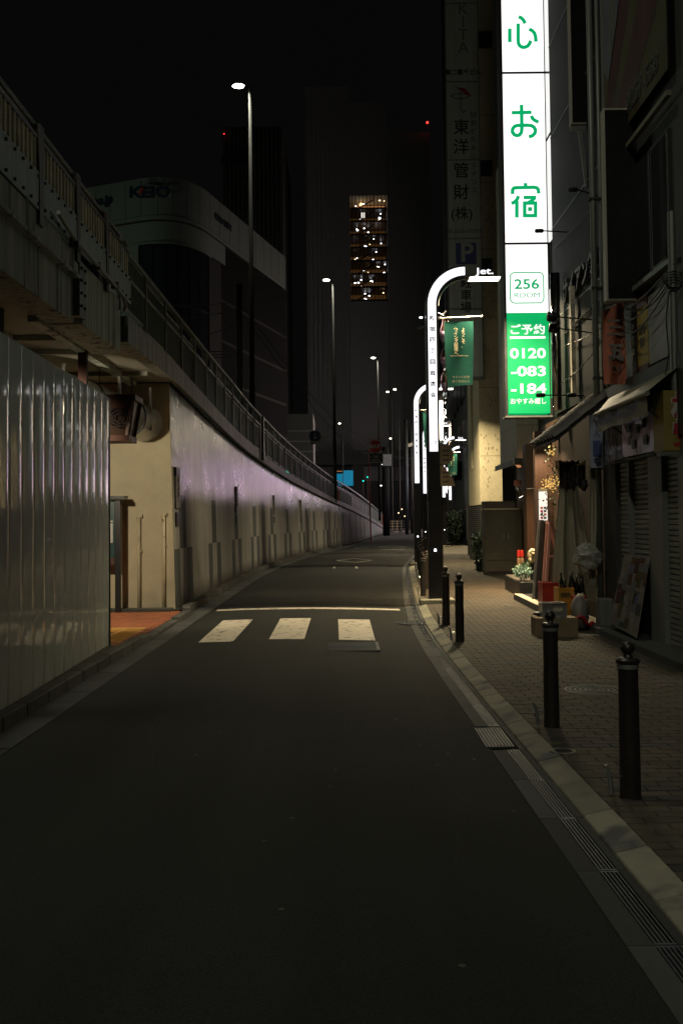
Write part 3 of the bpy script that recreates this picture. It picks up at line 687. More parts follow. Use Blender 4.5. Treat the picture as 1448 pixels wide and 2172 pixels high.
for yy in (14.4, 16.6): bx('cross_beam', 'deck_under', br, -16, -3.2, yy, yy + 0.08, 4.05, 4.12)
bx('soffit_pipe_tray', 'concrete', br, -3.75, -3.62, 12, 17.8, 4.04, 4.118)
for xx in (-4.6, -6.0, -7.6):
    bx('main_girder', 'concrete', br, xx - 0.15, xx + 0.15, -20, 13.6, 3.7, 4.2)
pl = 1.42; y = -4.3; panels = 0
mplate = MB().box(-0.006, 0.006, 0, pl - 0.02, 0, 0.38).mesh('bolted_plate', 'bolted')
mslat = MB().box(-0.022, 0.022, -0.03, 0.03, 0, 0.34).mesh('slat', 'slat_beige')
mb = MB()
for i in range(8):
    for z in (0.04, 0.19, 0.345): mb.lathe([(0.016, 0), (0.016, 0.018), (0, 0.02)], (0, 0, 0), 6)
mbolt = MB().box(0.006, 0.026, -0.013, 0.013, -0.013, 0.013).mesh('bolt', 'dark_metal')
while y < 13.4:
    fr = thing_part = bpy.data.objects.new('parapet_panel', MB().box(-0.05, 0.05, -0.07, 0.07, -0.15, 0.86).mesh('parapet_post', 'brown_steel')); COL.objects.link(fr)
    fr.parent = br; fr.location = Vector((-3.0, y, 4.72)) - origin(br); ORG[fr.name] = Vector((-3.0, y, 4.72))
    inst('bolted_plate', mplate, fr, (-2.965, y + 0.02, 4.71))
    if y > 2:
        for i in range(6):
            for z in (0.05, 0.33): inst('bolt', mbolt, fr, (-2.965, y + 0.12 + i * 0.24, 4.71 + z))
    for i in range(10):
        inst('slat', mslat, fr, (-3.0, y + 0.16 + i * 0.128, 5.10))
    MB().box(-3.03, -2.97, y, y + pl, 5.42, 5.46).build('lower_rail', 'brown_steel', fr)
    MB().tube([(-3.02, y, 5.57), (-3.02, y + pl, 5.57)], 0.035, 8).build('handrail', 'brown_steel', fr)
    MB().box(-3.03, -2.975, y, y + pl, 5.06, 5.10).build('bottom_rail', 'brown_steel', fr)
    y += pl
t = thing('drain_pipe', 'thin conduit pipe clamped along the bridge edge near the hinge plate', 'pipe', (-2.9, 11, 4.7))
MB().tube([(-2.9, 10.3, 4.83), (-2.9, 10.9, 4.74), (-2.9, 13.4, 4.66), (-2.9, 13.55, 4.55), (-2.93, 13.6, 4.5)], 0.025, 8).build('conduit', 'greymetal', t)
mb = MB()
for yy in (11.0, 12.0, 13.0): mb.box(-2.97, -2.87, yy - .02, yy + .02, 4.66, 4.75)
mb.build('clamp', 'dark_metal', t)
t = thing('bridge_column', 'slim dark steel column under the bridge behind the white fence', 'column', (-4.1, 12.0, 0))
MB().tube([(-4.1, 12.0, 0), (-4.1, 12.0, 4.2)], 0.07, 12).build('shaft', 'greymetal', t)

# ---- spiral duct under the deck
dc = thing('ventilation_duct', 'fat silver spiral duct hung under the bridge deck ending on the cream wall', 'duct', (-3.7, 16, 3.5))
path = [(-6.5, 14.2, 3.62), (-5.2, 14.2, 3.62), (-4.55, 14.35, 3.6), (-4.2, 14.8, 3.55), (-3.95, 15.5, 3.5), (-3.8, 16.3, 3.45), (-3.62, 17.0, 3.4), (-3.5, 17.88, 3.38)]
lt = thing('underpass_light', 'bracket light under the bridge hidden behind the white fence, lighting the cream wall', 'light', (-4.5, 12.7, 3.2))
MB().box(-4.6, -4.4, 12.6, 12.75, 3.28, 3.36).build('lamp_body', 'greymetal', lt); MB().blob((-4.5, 12.70, 3.2), .06, 0, 0, 10, 6).build('bulb', 'lamp_glow', lt)
lamp('lamp_light', lt, (-4.5, 12.86, 3.15), 'SPOT', 560, (1.0, 0.86, 0.62), .10, rot=(math.radians(70), 0, math.radians(-8)), spot=math.radians(98))
MB().tube(path, 0.33, 28).build('duct_tube', 'galv', dc, smooth=True)
for i in (1, 2, 3, 4, 5, 6):
    a = Vector(path[i]); d = (Vector(path[min(i + 1, 7)]) - Vector(path[i - 1])).normalized()
    MB().tube([a - d * 0.02, a + d * 0.02], 0.345, 28).build('seam_ring', 'dark_metal', dc)
for i, (xx, yy) in enumerate(((-4.35, 14.6), (-3.85, 16.0), (-3.6, 17.3))):
    MB().tube([(xx, yy, 3.8), (xx, yy, 4.12)], 0.008, 6).build('hanger_rod', 'dark_metal', dc)
    MB().box(xx + 0.30, xx + 0.34, yy - 0.02, yy + 0.05, 3.2, 3.95).build('strap', 'chrome', dc)
MB().lathe([(0.40, 0), (0.40, 0.03), (0.33, 0.03)], (0, 0, 0), 28).build('wall_flange', 'dark_metal', dc).matrix_local = Matrix.Translation(Vector((-3.5, 17.86, 3.38)) - origin(dc)) @ Matrix.Rotation(PI / 2, 4, 'X')
# ---- brown tapered hanging sign box
sb = thing('hanging_sign_box', 'rust brown tapering lantern shaped sign box hung below the duct', 'sign box', (-3.35, 14.2, 2.9))
def frus(x0t, x1t, x0b, x1b, y0, y1, zb, zt, m, name):
    return MB().add([(x0b, y0 + .06, zb), (x1b, y0 + .06, zb), (x1b, y1 - .06, zb), (x0b, y1 - .06, zb), (x0t, y0, zt), (x1t, y0, zt), (x1t, y1, zt), (x0t, y1, zt)],
                    [(3, 2, 1, 0), (4, 5, 6, 7), (0, 1, 5, 4), (1, 2, 6, 5), (2, 3, 7, 6), (3, 0, 4, 7)]).build(name, m, sb)
a = P(228, 840, 14.0); b = P(289, 933, 14.0)
frus(-3.85, -2.905, -3.85, -2.99, 14.0, 14.5, b.z + 0.05, a.z - 0.05, 'brownbox_dark', 'body')
bx('top_frame', 'brownbox', sb, -3.88, -2.86, 13.97, 14.53, a.z - 0.06, a.z + 0.02)
bx('bottom_frame', 'brownbox', sb, -3.85, -2.95, 13.98, 14.52, b.z - 0.01, b.z + 0.07)
MB().bar((-2.90, 13.99, a.z - .05), (-2.985, 14.04, b.z + .06), 0.05).build('corner_bar', 'brownbox', sb)
MB().bar((-2.90, 14.5, a.z - .05), (-2.985, 14.46, b.z + .06), 0.05).build('corner_bar', 'brownbox', sb)
bx('top_panel', 'brownbox', sb, -3.8, -2.93, 13.985, 14.0, a.z - 0.17, a.z - 0.06)
bx('hanger', 'brownbox', sb, -3.72, -3.60, 14.2, 14.3, a.z, 4.2)
mb = MB()
for rr in (0.06, 0.11, 0.16): mb.tube([(-3.12 + rr * math.cos(q * PI / 8), 13.99, (a.z + b.z) / 2 + 0.8 * rr * math.sin(q * PI / 8)) for q in range(17)], 0.008, 5)
mb.build('emblem', 'dark_metal', sb)
# ---- notice board
nb_ = thing('notice_board', 'tall dark roofed notice board with a pale sheet on teal backing, half behind the fence', 'notice board', (-3.7, 17.55, 0.05))
a = P(256, 1052, 17.5); xr = P(250, 1200, 17.5).x
for xx in (xr - 0.05, xr - 1.0): bx('post', 'black_metal', nb_, xx, xx + 0.09, 17.50, 17.59, 0.05, a.z - 0.06)
bx('backboard', 'teal', nb_, xr - 0.93, xr - 0.06, 17.52, 17.56, 1.0, a.z - 0.1)
bx('roof', 'black_metal', nb_, xr - 1.15, xr + 0.14, 17.38, 17.68, a.z - 0.05, a.z)
bx('lower_rail', 'brownbox', nb_, xr - 0.93, xr - 0.06, 17.51, 17.57, 0.88, 0.99)
for i, (dx, z0, z1, c) in enumerate(((0.09, 1.26, 1.60, 'paper'), (0.09, 1.62, 1.65, 'paper'), (0.33, 1.3, 1.55, 'paper'))):
    bx('notice_sheet', c, nb_, xr - dx - 0.16, xr - dx, 17.512, 17.518, z0, z1)
# ---- rusty pipes on the abutment
for i, (px, ytop, lab) in enumerate(((294, 1094, 'cream painted pipe with thin rust runs, left one on the cream wall'), (346, 1090, 'badly rusted half stripped pipe, right one near the wall corner'))):
    a = P(px, ytop, 17.84)
    t = thing('wall_pipe', lab, 'pipe', (a.x, 17.84, 0.1), group='rusty pipes on the cream wall')
    MB().tube([(a.x, 17.86, 0.1), (a.x, 17.86, a.z)], 0.032, 12).build('pipe_shaft', 'rust', t, smooth=True)
    MB().box(a.x - 0.06, a.x + 0.06, 17.84, 17.9, a.z - 0.03, a.z + 0.02).build('saddle', 'rust', t)
    MB().box(a.x - 0.05, a.x + 0.05, 17.84, 17.9, 1.08 + 0.1 * i, 1.12 + 0.1 * i).build('saddle', 'rust', t)
# ---- plain bollards on the left pavement (their shadows fall on the cream wall)
for x, y, z, lab in ((-3.1, 17.1, 1.15, ''),): pass

# ================================================================== SITE FENCE
fe = thing('site_fence', 'tall glossy white steel construction hoarding of vertical folded panels along the left kerb', 'fence', (-2.8, 5, 0))
def fx(y): return -2.74 - (y - 8) * 0.03
FH = 3.16; y = 12.42; pw = 0.375; i = 0
while y > -2:
    ya, yb = y - pw + 0.004, y
    mb = MB(); n = 10; bow = random.uniform(0.3, 1.0) * 0.002; tilt = random.uniform(-0.002, 0.002); ph = random.uniform(0, 6)
    def pf(u, v):
        yy = ya + (yb - ya) * u
        e = min(u, 1 - u)
        x = fx(yy) + bow * math.sin(PI * u) + tilt * (u - .5) + (0.0 if e > 0.001 else -0.003)
        x += 0.007 * noise.noise(Vector((yy * 1.1, v * 2.2 + ph * 0.1, 3.0))) + 0.0012 * noise.noise(Vector((yy * 6, v * 5, 9 + ph)))
        return (x, yy, 0.10 + (FH - 0.10) * v)
    mb.grid(pf, n, 22)
    mb.build('fence_panel', 'fence', fe, smooth=True)
    y -= pw; i += 1
bx('backing_rail', 'greymetal', fe, -2.96, -2.92, -2, 12.4, 0.7, 0.75); bx('backing_rail', 'greymetal', fe, -2.96, -2.92, -2, 12.4, 2.5, 2.55)
bx('end_trim', 'teal', fe, fx(12.43) - 0.04, fx(12.43) + 0.012, 12.425, 12.45, 0.06, FH)
bx('base_strip', 'kerb', fe, -2.95, -2.755, -2, 12.3, 0.0, 0.11)
for yy in (10.9, 6.5):
    MB().tube([(-2.98, yy, 0), (-2.98, yy, FH - 0.05)], 0.024, 8).build('support_post', 'galv', fe)

# ================================================================== BOLLARDS
def make_bollard(loc, label):
    t = thing('bollard', label, 'bollard', loc, group='brown ball topped bollards along the kerb')
    MB().lathe([(0.062, -0.01), (0.0575, 0.02), (0.055, 0.74), (0.055, 0.742)], loc, 24).build('post', 'bollard', t, smooth=True)
    MB().lathe([(0.056, 0.742), (0.066, 0.744), (0.066, 0.760), (0.050, 0.772), (0.028, 0.776), (0.022, 0.79)], loc, 24).build('collar', 'bollard', t)
    MB().lathe([(0.057, 0.712), (0.0585, 0.714), (0.0585, 0.738), (0.057, 0.74)], loc, 24).build('reflective_band', 'greymetal', t)
    r = 0.038; MB().lathe([(r * math.sin(q * PI / 12), 0.824 - r * math.cos(q * PI / 12)) for q in range(13)], loc, 20).build('ball', 'bollard', t, smooth=True)
    x, y, z = loc
    MB().tube([(x - 0.055, y, z + 0.115), (x - 0.10, y, z + 0.115)], 0.009, 8).build('bracket', 'chrome', t)
    MB().tube([(x - 0.105, y - 0.005, z + 0.02), (x - 0.11, y, z + 0.09), (x - 0.115, y, z + 0.13), (x - 0.135, y, z + 0.18)], [0.014, 0.014, 0.012, 0.008], 8).build('chain_hook', 'galv', t)
    return t
bol = [(1337, 1692, 'nearest bollard, with a ball top and pale band, at the right edge'), (1170, 1542, 'second bollard along the kerb, beside the square gully grate'),
       (975, 1361, 'third bollard, standing in front of the lit paving'), (946, 1326, 'fourth bollard, right behind the third and by the white lamp post plinth')]
b0 = None; blist = []
for px, py, lab in bol:
    g = G(px, py, SW)
    if b0 is None: b0 = make_bollard((g.x, g.y, SW), lab)
    else: copy_thing(b0, (g.x, g.y, SW), lab)
labs = ['fifth bollard, just past the foot of the nearest lamp post', 'sixth bollard, tall lit face left of the lamp post', 'seventh bollard, behind the lit faced one', 'eighth bollard, small, before the second lamp post',
        'ninth bollard, beside the second lamp post', 'tenth bollard, past the second lamp post', 'eleventh bollard, far along the kerb', 'twelfth bollard, the small one by the third lamp post', 'last bollard far off near the shrubs']
for i, yy in enumerate((20.6, 22.6, 25.5, 28.5, 31.5, 36.5, 39.5, 43, 46)):
    copy_thing(b0, (XR(yy) + 0.13 - (0.12 if i == 0 else 0), yy, SW), labs[i])

# ================================================================== SHOPPING STREET LAMPS
def make_lamp(loc, label):
    X, Y, Z = loc
    t = thing('street_lamp', label, 'street lamp', loc, group='arched white strip lamps of the shopping street')
    bx('plinth', 'kerb_light', t, X - 0.30, X + 0.34, Y - 0.22, Y + 0.26, Z - 0.02, Z + 0.09, bevel=0.02)
    bx('post_body', 'black_metal', t, X - 0.115, X + 0.115, Y, Y + 0.24, Z + 0.09, 5.64)
    bx('light_strip', 'strip_white', t, X - 0.077, X + 0.077, Y - 0.012, Y, 2.88, 5.64)
    cx, cz, ro, ri = X - 0.115 + 0.745, 5.64, 0.745, 0.515
    n = 18; mb = MB(); mg = MB()
    for i in range(n):
        a0, a1 = PI - i * PI / 2 / n, PI - (i + 1) * PI / 2 / n
        q = [(cx + r * math.cos(a), cz + r * math.sin(a)) for r, a in ((ro, a0), (ro, a1), (ri, a1), (ri, a0))]
        mb.prism(q, lambda u, v, tt: (u, Y + tt, v), 0, 0.24)
        q = [(cx + r * math.cos(a), cz + r * math.sin(a)) for r, a in ((ro - .038, a0), (ro - .038, a1), (ri + .038, a1), (ri + .038, a0))]
        mg.prism(q, lambda u, v, tt: (u, Y - 0.012 + tt, v), 0, 0.012)
    mb.build('arch_body', 'black_metal', t); mg.build('arch_strip', 'strip_white', t)
    MB().tube([(cx + 0.5 * math.cos(PI - i * PI / 2 / 12), Y + 0.1, cz + 0.5 * math.sin(PI - i * PI / 2 / 12)) for i in range(13)] + [(cx + 0.06, Y + 0.1, cz + 0.5)], 0.016, 8).build('inner_stay', 'galv', t)
    for k_, ch in enumerate('新宿四丁目商店会'): text(ch, (X, Y - 0.0145, 5.385 - .2065 * k_), 0.125, 'ink', t, name='character', fit=(0.098, .098 if ch != '丁' else .09), bold=.0025)
    text('J.d', (X, Y - 0.0145, 3.05), 0.11, 'ink', t)
    hz = cz + 0.505
    hd = MB().box(cx + 0.09, cx + 0.66, Y - 0.04, Y + 0.26, hz - 0.012, hz + 0.006).build('lamp_head', 'lamp_glow', t)
    MB().box(cx + 0.0, cx + 0.10, Y + 0.06, Y + 0.16, hz - 0.012, hz + 0.012).build('head_arm', 'black_metal', t)
    text('Jet.', (cx + 0.36, Y - 0.03, hz + 0.098), 0.20, 'strip_white', t, bold=0.003, ext=0.004, fit=(.34, .155))
    lamp('lamp_light', t, (cx + 0.38, Y + 0.02, hz - 0.04), 'AREA', 530, (1.0, 0.81, 0.51), 0.5, 0.26)
    MB().box(X + 0.115, X + 0.17, Y + 0.2, Y + 0.26, 5.40, 5.46).build('flag_bracket', 'dark_metal', t)
    MB().tube([(X + 0.17, Y + 0.235, 5.43), (X + 0.98, Y + 0.235, 5.46)], 0.014, 8).build('flag_pole', 'cream_paint', t)
    MB().box(X - 0.02, X + 0.02, Y - 0.02, Y, 1.02, 1.06).build('white_led_dot', 'white_led', t)
    return t
def make_flag(loc, label):
    X, Y, Z = loc
    t = thing('street_flag', label, 'banner', loc, group='green flags hung from the street lamps')
    def ff(u, v):
        s = 1 - 0.16 * v * v
        return (X + 0.28 + (u - 0.5) * 0.55 * s + 0.02 * v, Y + 0.03 * math.sin(u * 5 + v * 2) + 0.05 * v * math.sin(v * 3), 5.36 - 1.22 * v + 0.04 * (u - .5) * v)
    MB().grid(ff, 14, 18).build('cloth', 'flag', t, smooth=True)
    text('ようこそ、', (X + 0.36, Y - 0.05, 5.04), 0.088, 'cream_ink', t, vert=True, sp=0.86)
    text('ウインズ新宿へ', (X + 0.22, Y - 0.05, 4.97), 0.088, 'cream_ink', t, vert=True, sp=0.86)
    text('Welcome to WINS Shinjuku', (X + 0.28, Y - 0.065, 4.70), 0.030, 'cream_ink', t)
    text('ウインズ新宿', (X + 0.30, Y - 0.07, 4.29), 0.055, 'cream_ink', t)
    text('四丁目商店会', (X + 0.30, Y - 0.07, 4.21), 0.055, 'cream_ink', t)
    for dx in (0.08, 0.46): MB().tube([(X + dx, Y, 5.35), (X + dx, Y + 0.02, 5.45)], 0.006, 6).build('flag_tie', 'chrome', t)
    return t
L0 = make_lamp((1.735, 18.7, SW), 'nearest arched lamp post with glowing strip reading down its face and a green flag')
F0 = make_flag((1.98, 18.94, 4.1), 'large green flag with cream writing on the nearest lamp post')
for i, (x, y, la, lf) in enumerate(((2.62, 34.6, 'second arched lamp post, its strip left of the nearest post', 'green flag edge on the second lamp post'),
        (4.02, 48.2, 'third arched lamp post, smaller strip between the nearest two', 'small green flag on the third lamp post'),
        (5.83, 57.0, 'fourth arched lamp post, arch above the round wooden board', 'dark green flag on the fourth lamp post, beside the lit one'),
        (7.0, 64.5, 'fifth arched lamp post, the arch farthest right by the cream column', 'far green flag catching light on the fifth lamp post'))):
    copy_thing(L0, (x, y, SW), la); copy_thing(F0, (x + 0.245, y + 0.24, 4.1), lf)
# twisted faded banner behind the nearest post
t = thing('torn_banner', 'faded lilac and brown banner twisted round its cord behind the nearest lamp post', 'banner', (1.95, 19.0, 4))
def tb(u, v, o=0.0): return (1.97 + o + 0.05 * math.sin(v * 9) * (u - .5) * 2 + 0.012 * math.sin(v * 21), 19.05 + 0.05 * math.cos(v * 9) * (u - .5) * 2, 5.45 - 1.42 * v)
MB().grid(lambda u, v: tb(u, v), 4, 40).build('lilac_strip', 'lilac', t, smooth=True)
MB().grid(lambda u, v: tb(1 - u, v, 0.035), 4, 40).build('brown_strip', 'brownbox_dark', t, smooth=True)
MB().tube([(1.85, 18.95, 5.55), (1.99, 19.0, 5.50), (1.86, 19.0, 5.42), (2.03, 19.0, 5.58)], 0.012, 6).build('top_rod', 'galv', t)
t = thing('security_camera', 'small white security camera pointing left of the nearest lamp strip', 'camera', (1.55, 18.8, 4.9))
c = P(893, 695, 19.0); MB().bar((c.x - 0.06, 18.95, c.z - 0.03), (c.x + 0.05, 19.0, c.z + 0.02), 0.05).build('housing', 'greymetal', t); MB().bar((c.x, 19, c.z), (1.66, 19, c.z - 0.06), 0.02).build('arm', 'dark_metal', t)
MB().box(c.x - 0.03, c.x + 0.02, 18.95, 18.99, c.z + 0.18, c.z + 0.205).build('indicator', 'white_led', t)

# ================================================================== HOTEL SIGN
hs = thing('hotel_sign', 'very tall backlit white hotel sign with green characters and a green telephone panel', 'sign', (3.66, 20.1, 3.7))
SY = 20.0
def HX(px, py): return P(px, py, SY)
xa, xb = HX(1072.5, 600).x, HX(1161.5, 600).x
zt = [HX(1117, q_).z for q_ in (876, 663, 513.5, 151, -212, -560)]
for i in range(5):
    bx('sign_panel', 'sign_green' if i == 0 else 'sign_white', hs, xa, xb, SY, SY + 0.36, zt[i] + (0.0 if i == 0 else 0.0), zt[i + 1] - (0.0 if i == 0 else 0.045), kind=None)
    if i: bx('divider', 'dark_metal', hs, xa, xb, SY - 0.006, SY + 0.366, zt[i + 1] - 0.043, zt[i + 1] - 0.002)
bx('frame_side', 'dark_metal', hs, xa - 0.05, xa - 0.002, SY - 0.03, SY + 0.39, zt[0] - .05, zt[5]); bx('frame_side', 'dark_metal', hs, xb + 0.002, xb + 0.045, SY - 0.03, SY + 0.39, zt[0] - .05, zt[5])
bx('frame_bottom', 'greymetal', hs, xa - 0.05, xb + 0.045, SY - 0.03, SY + 0.39, zt[0] - .085, zt[0] - .052)
for z in (4.2, 6.4, 8.6, 11.0): bx('wall_bracket', 'dark_metal', hs, xb + 0.046, 4.6, SY + 0.15, SY + 0.22, z, z + 0.07)
zf = lambda u, v, t: P(900 + u / 4.343, v / 4.343, SY - 0.004 - t)
strokes = {
 'character_heart': [[(785, 258), (785, 385)], [(862, 212), (862, 372), (866, 398), (878, 418), (897, 430), (920, 432), (945, 423), (965, 402), (978, 370)], [(866, 150), (890, 160), (912, 182), (926, 212)], [(962, 266), (990, 276), (1012, 300), (1023, 335), (1026, 380)]],
 'character_o': [[(803, 1035), (985, 1031)], [(893, 960), (896, 1180), (892, 1215), (875, 1240), (850, 1246), (825, 1236), (808, 1212), (812, 1182), (830, 1160), (856, 1152), (950, 1150), (985, 1154), (1008, 1168), (1022, 1195), (1016, 1225), (995, 1246), (960, 1258)], [(984, 1062), (994, 1088), (1016, 1106), (1050, 1122)]],
 'character_lodge': [[(930, 1683), (930, 1725)], [(810, 1785), (811, 1745), (822, 1730), (845, 1726), (1010, 1722), (1035, 1728), (1048, 1745), (1052, 1780)], [(866, 1803), (850, 1838), (830, 1858), (800, 1872)], [(850, 1850), (850, 2002)], [(912, 1816), (1028, 1816)], [(1012, 1822), (985, 1850), (955, 1862)], [(922, 1868), (1022, 1868), (1022, 1984), (922, 1984), (922, 1868)]]}
for nme, ps in strokes.items(): stroke_mesh(ps, 33, zf).build(nme, 'green_letter', hs)
MB().prism([(953, 1905), (990, 1905), (990, 1942), (953, 1942)], zf, 0, 0.004).build('character_dot', 'green_letter', hs)
c1, c2 = HX(1081, 578), HX(1153, 642)
def rrect(x0, x1, z0, z1, r):
    pts = []
    for cx, cz, a0 in ((x1 - r, z1 - r, 0), (x0 + r, z1 - r, 90), (x0 + r, z0 + r, 180), (x1 - r, z0 + r, 270)):
        for q in range(5): a = math.radians(a0 + q * 22.5); pts.append((cx + r * math.cos(a), cz + r * math.sin(a)))
    return pts + [pts[0]]
stroke_mesh([rrect(c1.x, c2.x, c2.z, c1.z, 0.09)], 0.022, lambda u, v, t: (u, SY - 0.004 - t, v)).build('room_outline', 'green_letter', hs)
def stext(s, px, py, h, m, **k): q = HX(px, py); return text(s, (q.x, SY - 0.006, q.z), h, m, hs, **k)
K_ = 20 / 2130
for s_t, x0_, x1_, y0_, y1_, m_, b_t in (('256', 1090, 1143, 591, 613, 'green_letter', .005), ('ROOM', 1090, 1144, 620, 631, 'green_letter', .0), ('ご予約', 1082, 1155, 687, 709, 'letter_white', .005),
        ('0120', 1081, 1157, 738, 760, 'letter_white', .006), ('-083', 1083, 1157, 776, 798, 'letter_white', .006), ('-184', 1083, 1158, 813, 835, 'letter_white', .006), ('おやすみ癒し', 1082, 1158, 844, 857, 'letter_white', .002)):
    q = HX((x0_ + x1_) / 2, (y0_ + y1_) / 2); text(s_t, (q.x, SY - 0.006, q.z), .3, m_, hs, bold=b_t, fit=((x1_ - x0_) * K_, (y1_ - y0_) * K_))
a, b = HX(1081, 716), HX(1156, 716); bx('underline', 'letter_white', hs, a.x, b.x, SY - 0.008, SY - 0.002, a.z - 0.022, a.z + 0.022)
# polished cladding that mirrors the sign
pc = thing('polished_cladding', 'mirror polished metal wall panels beside the hotel sign reflecting its stripes', 'wall panel', (4.2, 19.4, 3))
for i, (z0, z1) in enumerate(((4.0, 6.2), (7.1, 9.2), (9.25, 12.3), (12.35, 15))):
    bx('mirror_panel', 'mirror', pc, 4.20, 4.24, 18.3 if i == 0 else 19.45, 19.96, z0, z1 - 0.02)

# ================================================================== RIGHT HAND BUILDINGS
# A: near ticket shop
A = thing('ticket_shop', 'unlit shop building with closed shutters, canvas awning and yellow sign at the right edge', 'building', (5, 12.5, 0))
bx('upper_wall', 'build_grey', A, 3.80, 9, 2, 14.25, 3.42, 15.5)
bx('rear_wall', 'build_dark', A, 3.9, 9, 2, 14.25, 0, 3.41)
for y0, y1 in ((13.62, 14.25), (12.98, 13.06), (11.65, 12.17), (10.5, 11.09)): bx('pillar', 'build_dark' if y0 in (13.62,) else 'greymetal', A, 3.72, 3.895, y0, y1, 0.13, 2.5)
bx('fascia_wall', 'build_dark', A, 3.70, 3.90, 2, 14.25, 2.5, 3.40)
bx('step', 'kerb', A, 3.40, 3.9, 2, 14.2, 0.0, 0.13)
mslt = {}
def shutter(y0, y1, z0, z1, lab=None):
    hz = 0.063; n = int((z1 - z0) / hz); l = y1 - y0
    s = bx('shutter', 'dark_metal', A, 3.80, 3.82, y0, y1, z0, z1)
    mb = MB().add([(0, 0, 0), (0, l, 0), (-0.018, l, 0.012), (-0.018, 0, 0.012), (-0.018, l, 0.052), (-0.018, 0, 0.052), (0, l, 0.060), (0, 0, 0.060)], [(0, 1, 2, 3), (3, 2, 4, 5), (5, 4, 6, 7)])
    me = mb.mesh('shutter_slat', 'shutter')
    for i in range(n): inst('shutter_slat', me, s, (3.80, y0, z0 + i * hz))
    return s
shutter(13.07, 13.61, 0.13, 2.48); shutter(12.19, 12.97, 1.14, 2.48); shutter(11.10, 11.64, 0.13, 2.48)
bx('shutter_bottom_rail', 'greymetal', A, 3.76, 3.82, 12.19, 12.97, 1.06, 1.135)
bx('low_panel', 'dark_metal', A, 3.84, 3.88, 12.19, 12.97, 0.13, 1.06)
# awning
mb = MB(); mb.grid(lambda u, v: (3.30 + 0.45 * v, 12.92 - 0.0 * v + (0.95 * v) * (1 - u) + (-1.6 + 0.2 * v) * u - 0.55 * u * (1 - 0), 2.95 + 0.34 * v + 0.02 * math.sin(u * 9) * (1 - v)), 16, 5).build('awning_canvas', 'awning', A, smooth=True)
MB().tube([(3.30, 12.95, 2.94), (3.30, 10.75, 2.94)], 0.028, 10).build('awning_bar', 'awning', A)
MB().grid(lambda u, v: (3.31 + 0.012 * math.sin(u * 20), 12.88 - 2.05 * u, 2.92 - 0.21 * v - 0.01 * math.sin(u * 14)), 30, 3).build('valance', 'awning', A, smooth=True)
text('クレジットカードショッピング', (3.295, 12.0, 2.81), 0.13, 'blue_ink', A, FACE_STREET, sx=0.95)
MB().tube([(3.72, 14.0, 3.36), (3.72, 11.0, 3.36)], 0.02, 8).build('awning_rail', 'black_metal', A)
for yy in (12.85, 11.2): MB().tube([(3.3, yy, 2.93), (3.7, yy, 2.6)], 0.012, 6).build('awning_stay', 'dark_metal', A)
# glossy film signs under the awning
fs = thing('film_signboard', 'glossy crinkled film signboards under the awning, one coloured lilac for a pink reflection', 'sign', (3.6, 12.6, 2.3))
MB().grid(lambda u, v: (3.60 + 0.008 * noise.noise(Vector((u * 7, v * 2, 0))), 13.68 - 0.85 * u, 2.86 - 0.50 * v - (0.0 if u < .9 else 0.0)), 30, 10).build('dark_film', 'dark_film', fs, smooth=True)
MB().grid(lambda u, v: (3.595 + 0.01 * noise.noise(Vector((u * 8, v * 2, 5))), 12.80 - 1.30 * u, 2.86 - 0.49 * v), 36, 10).build('lilac_sheen', 'lilac_sheen', fs, smooth=True)
for i, (yy, zz) in enumerate(((12.45, 2.72), (12.45, 2.56), (12.27, 2.50), (12.1, 2.68), (11.85, 2.72), (11.80, 2.52))):
    MB().box(3.575, 3.58, yy - 0.07, yy + 0.05, zz - 0.055, zz + 0.055).build('printed_block', 'dark_metal', fs)
MB().tube([(3.60, 13.7, 2.33), (3.60, 11.5, 2.33)], 0.012, 6).build('lower_rod', 'steel_grate', fs)
mb = MB()
for q in range(30): mb.box(3.585, 3.615, 12.9 - q * 0.045 - 0.012, 12.9 - q * 0.045 + 0.012, 2.32, 2.345)
mb.build('hook_row', 'steel_grate', fs)
# yellow sign
ys_ = thing('yellow_sign_box', 'dull yellow sign box with thick red characters over the far right shutter', 'sign', (3.9, 11.2, 2.3))
bx('box_body', 'yellow_sign', ys_, 3.55, 4.35, 11.0, 11.38, 2.33, 3.0, bevel=0.01)
q = P(1441, 905, 11.0)
for i, ch in enumerate('格安'):
    text(ch, (3.79, 10.996, 2.80 - i * 0.30), 0.30, 'paper', ys_, bold=0.022, ext=0.001); text(ch, (3.79, 10.992, 2.80 - i * 0.30), 0.30, 'red_ink', ys_, bold=0.010, ext=0.001)
text('チケット', (4.1, 10.994, 2.66), 0.13, 'red_ink', ys_)
bx('under_rail', 'greymetal', ys_, 3.5, 4.35, 11.0, 11.1, 2.28, 2.325)
M_ = None
for n_, c in (('p_white', (.10, .11, .12)), ('p_red', (.05, .012, .012)), ('p_brown', (.055, .02, .012)), ('p_teal', (.02, .05, .05)), ('p_olive', (.07, .065, .02)), ('p_orange', (.07, .03, .012)), ('p_cream', (.13, .13, .10)), ('p_board', (.055, .050, .018))): M[n_] = mat('dim_print_' + n_[2:], c, .6, var=.3, scale=3)  # print colours darkened, the boards' weak light put into them
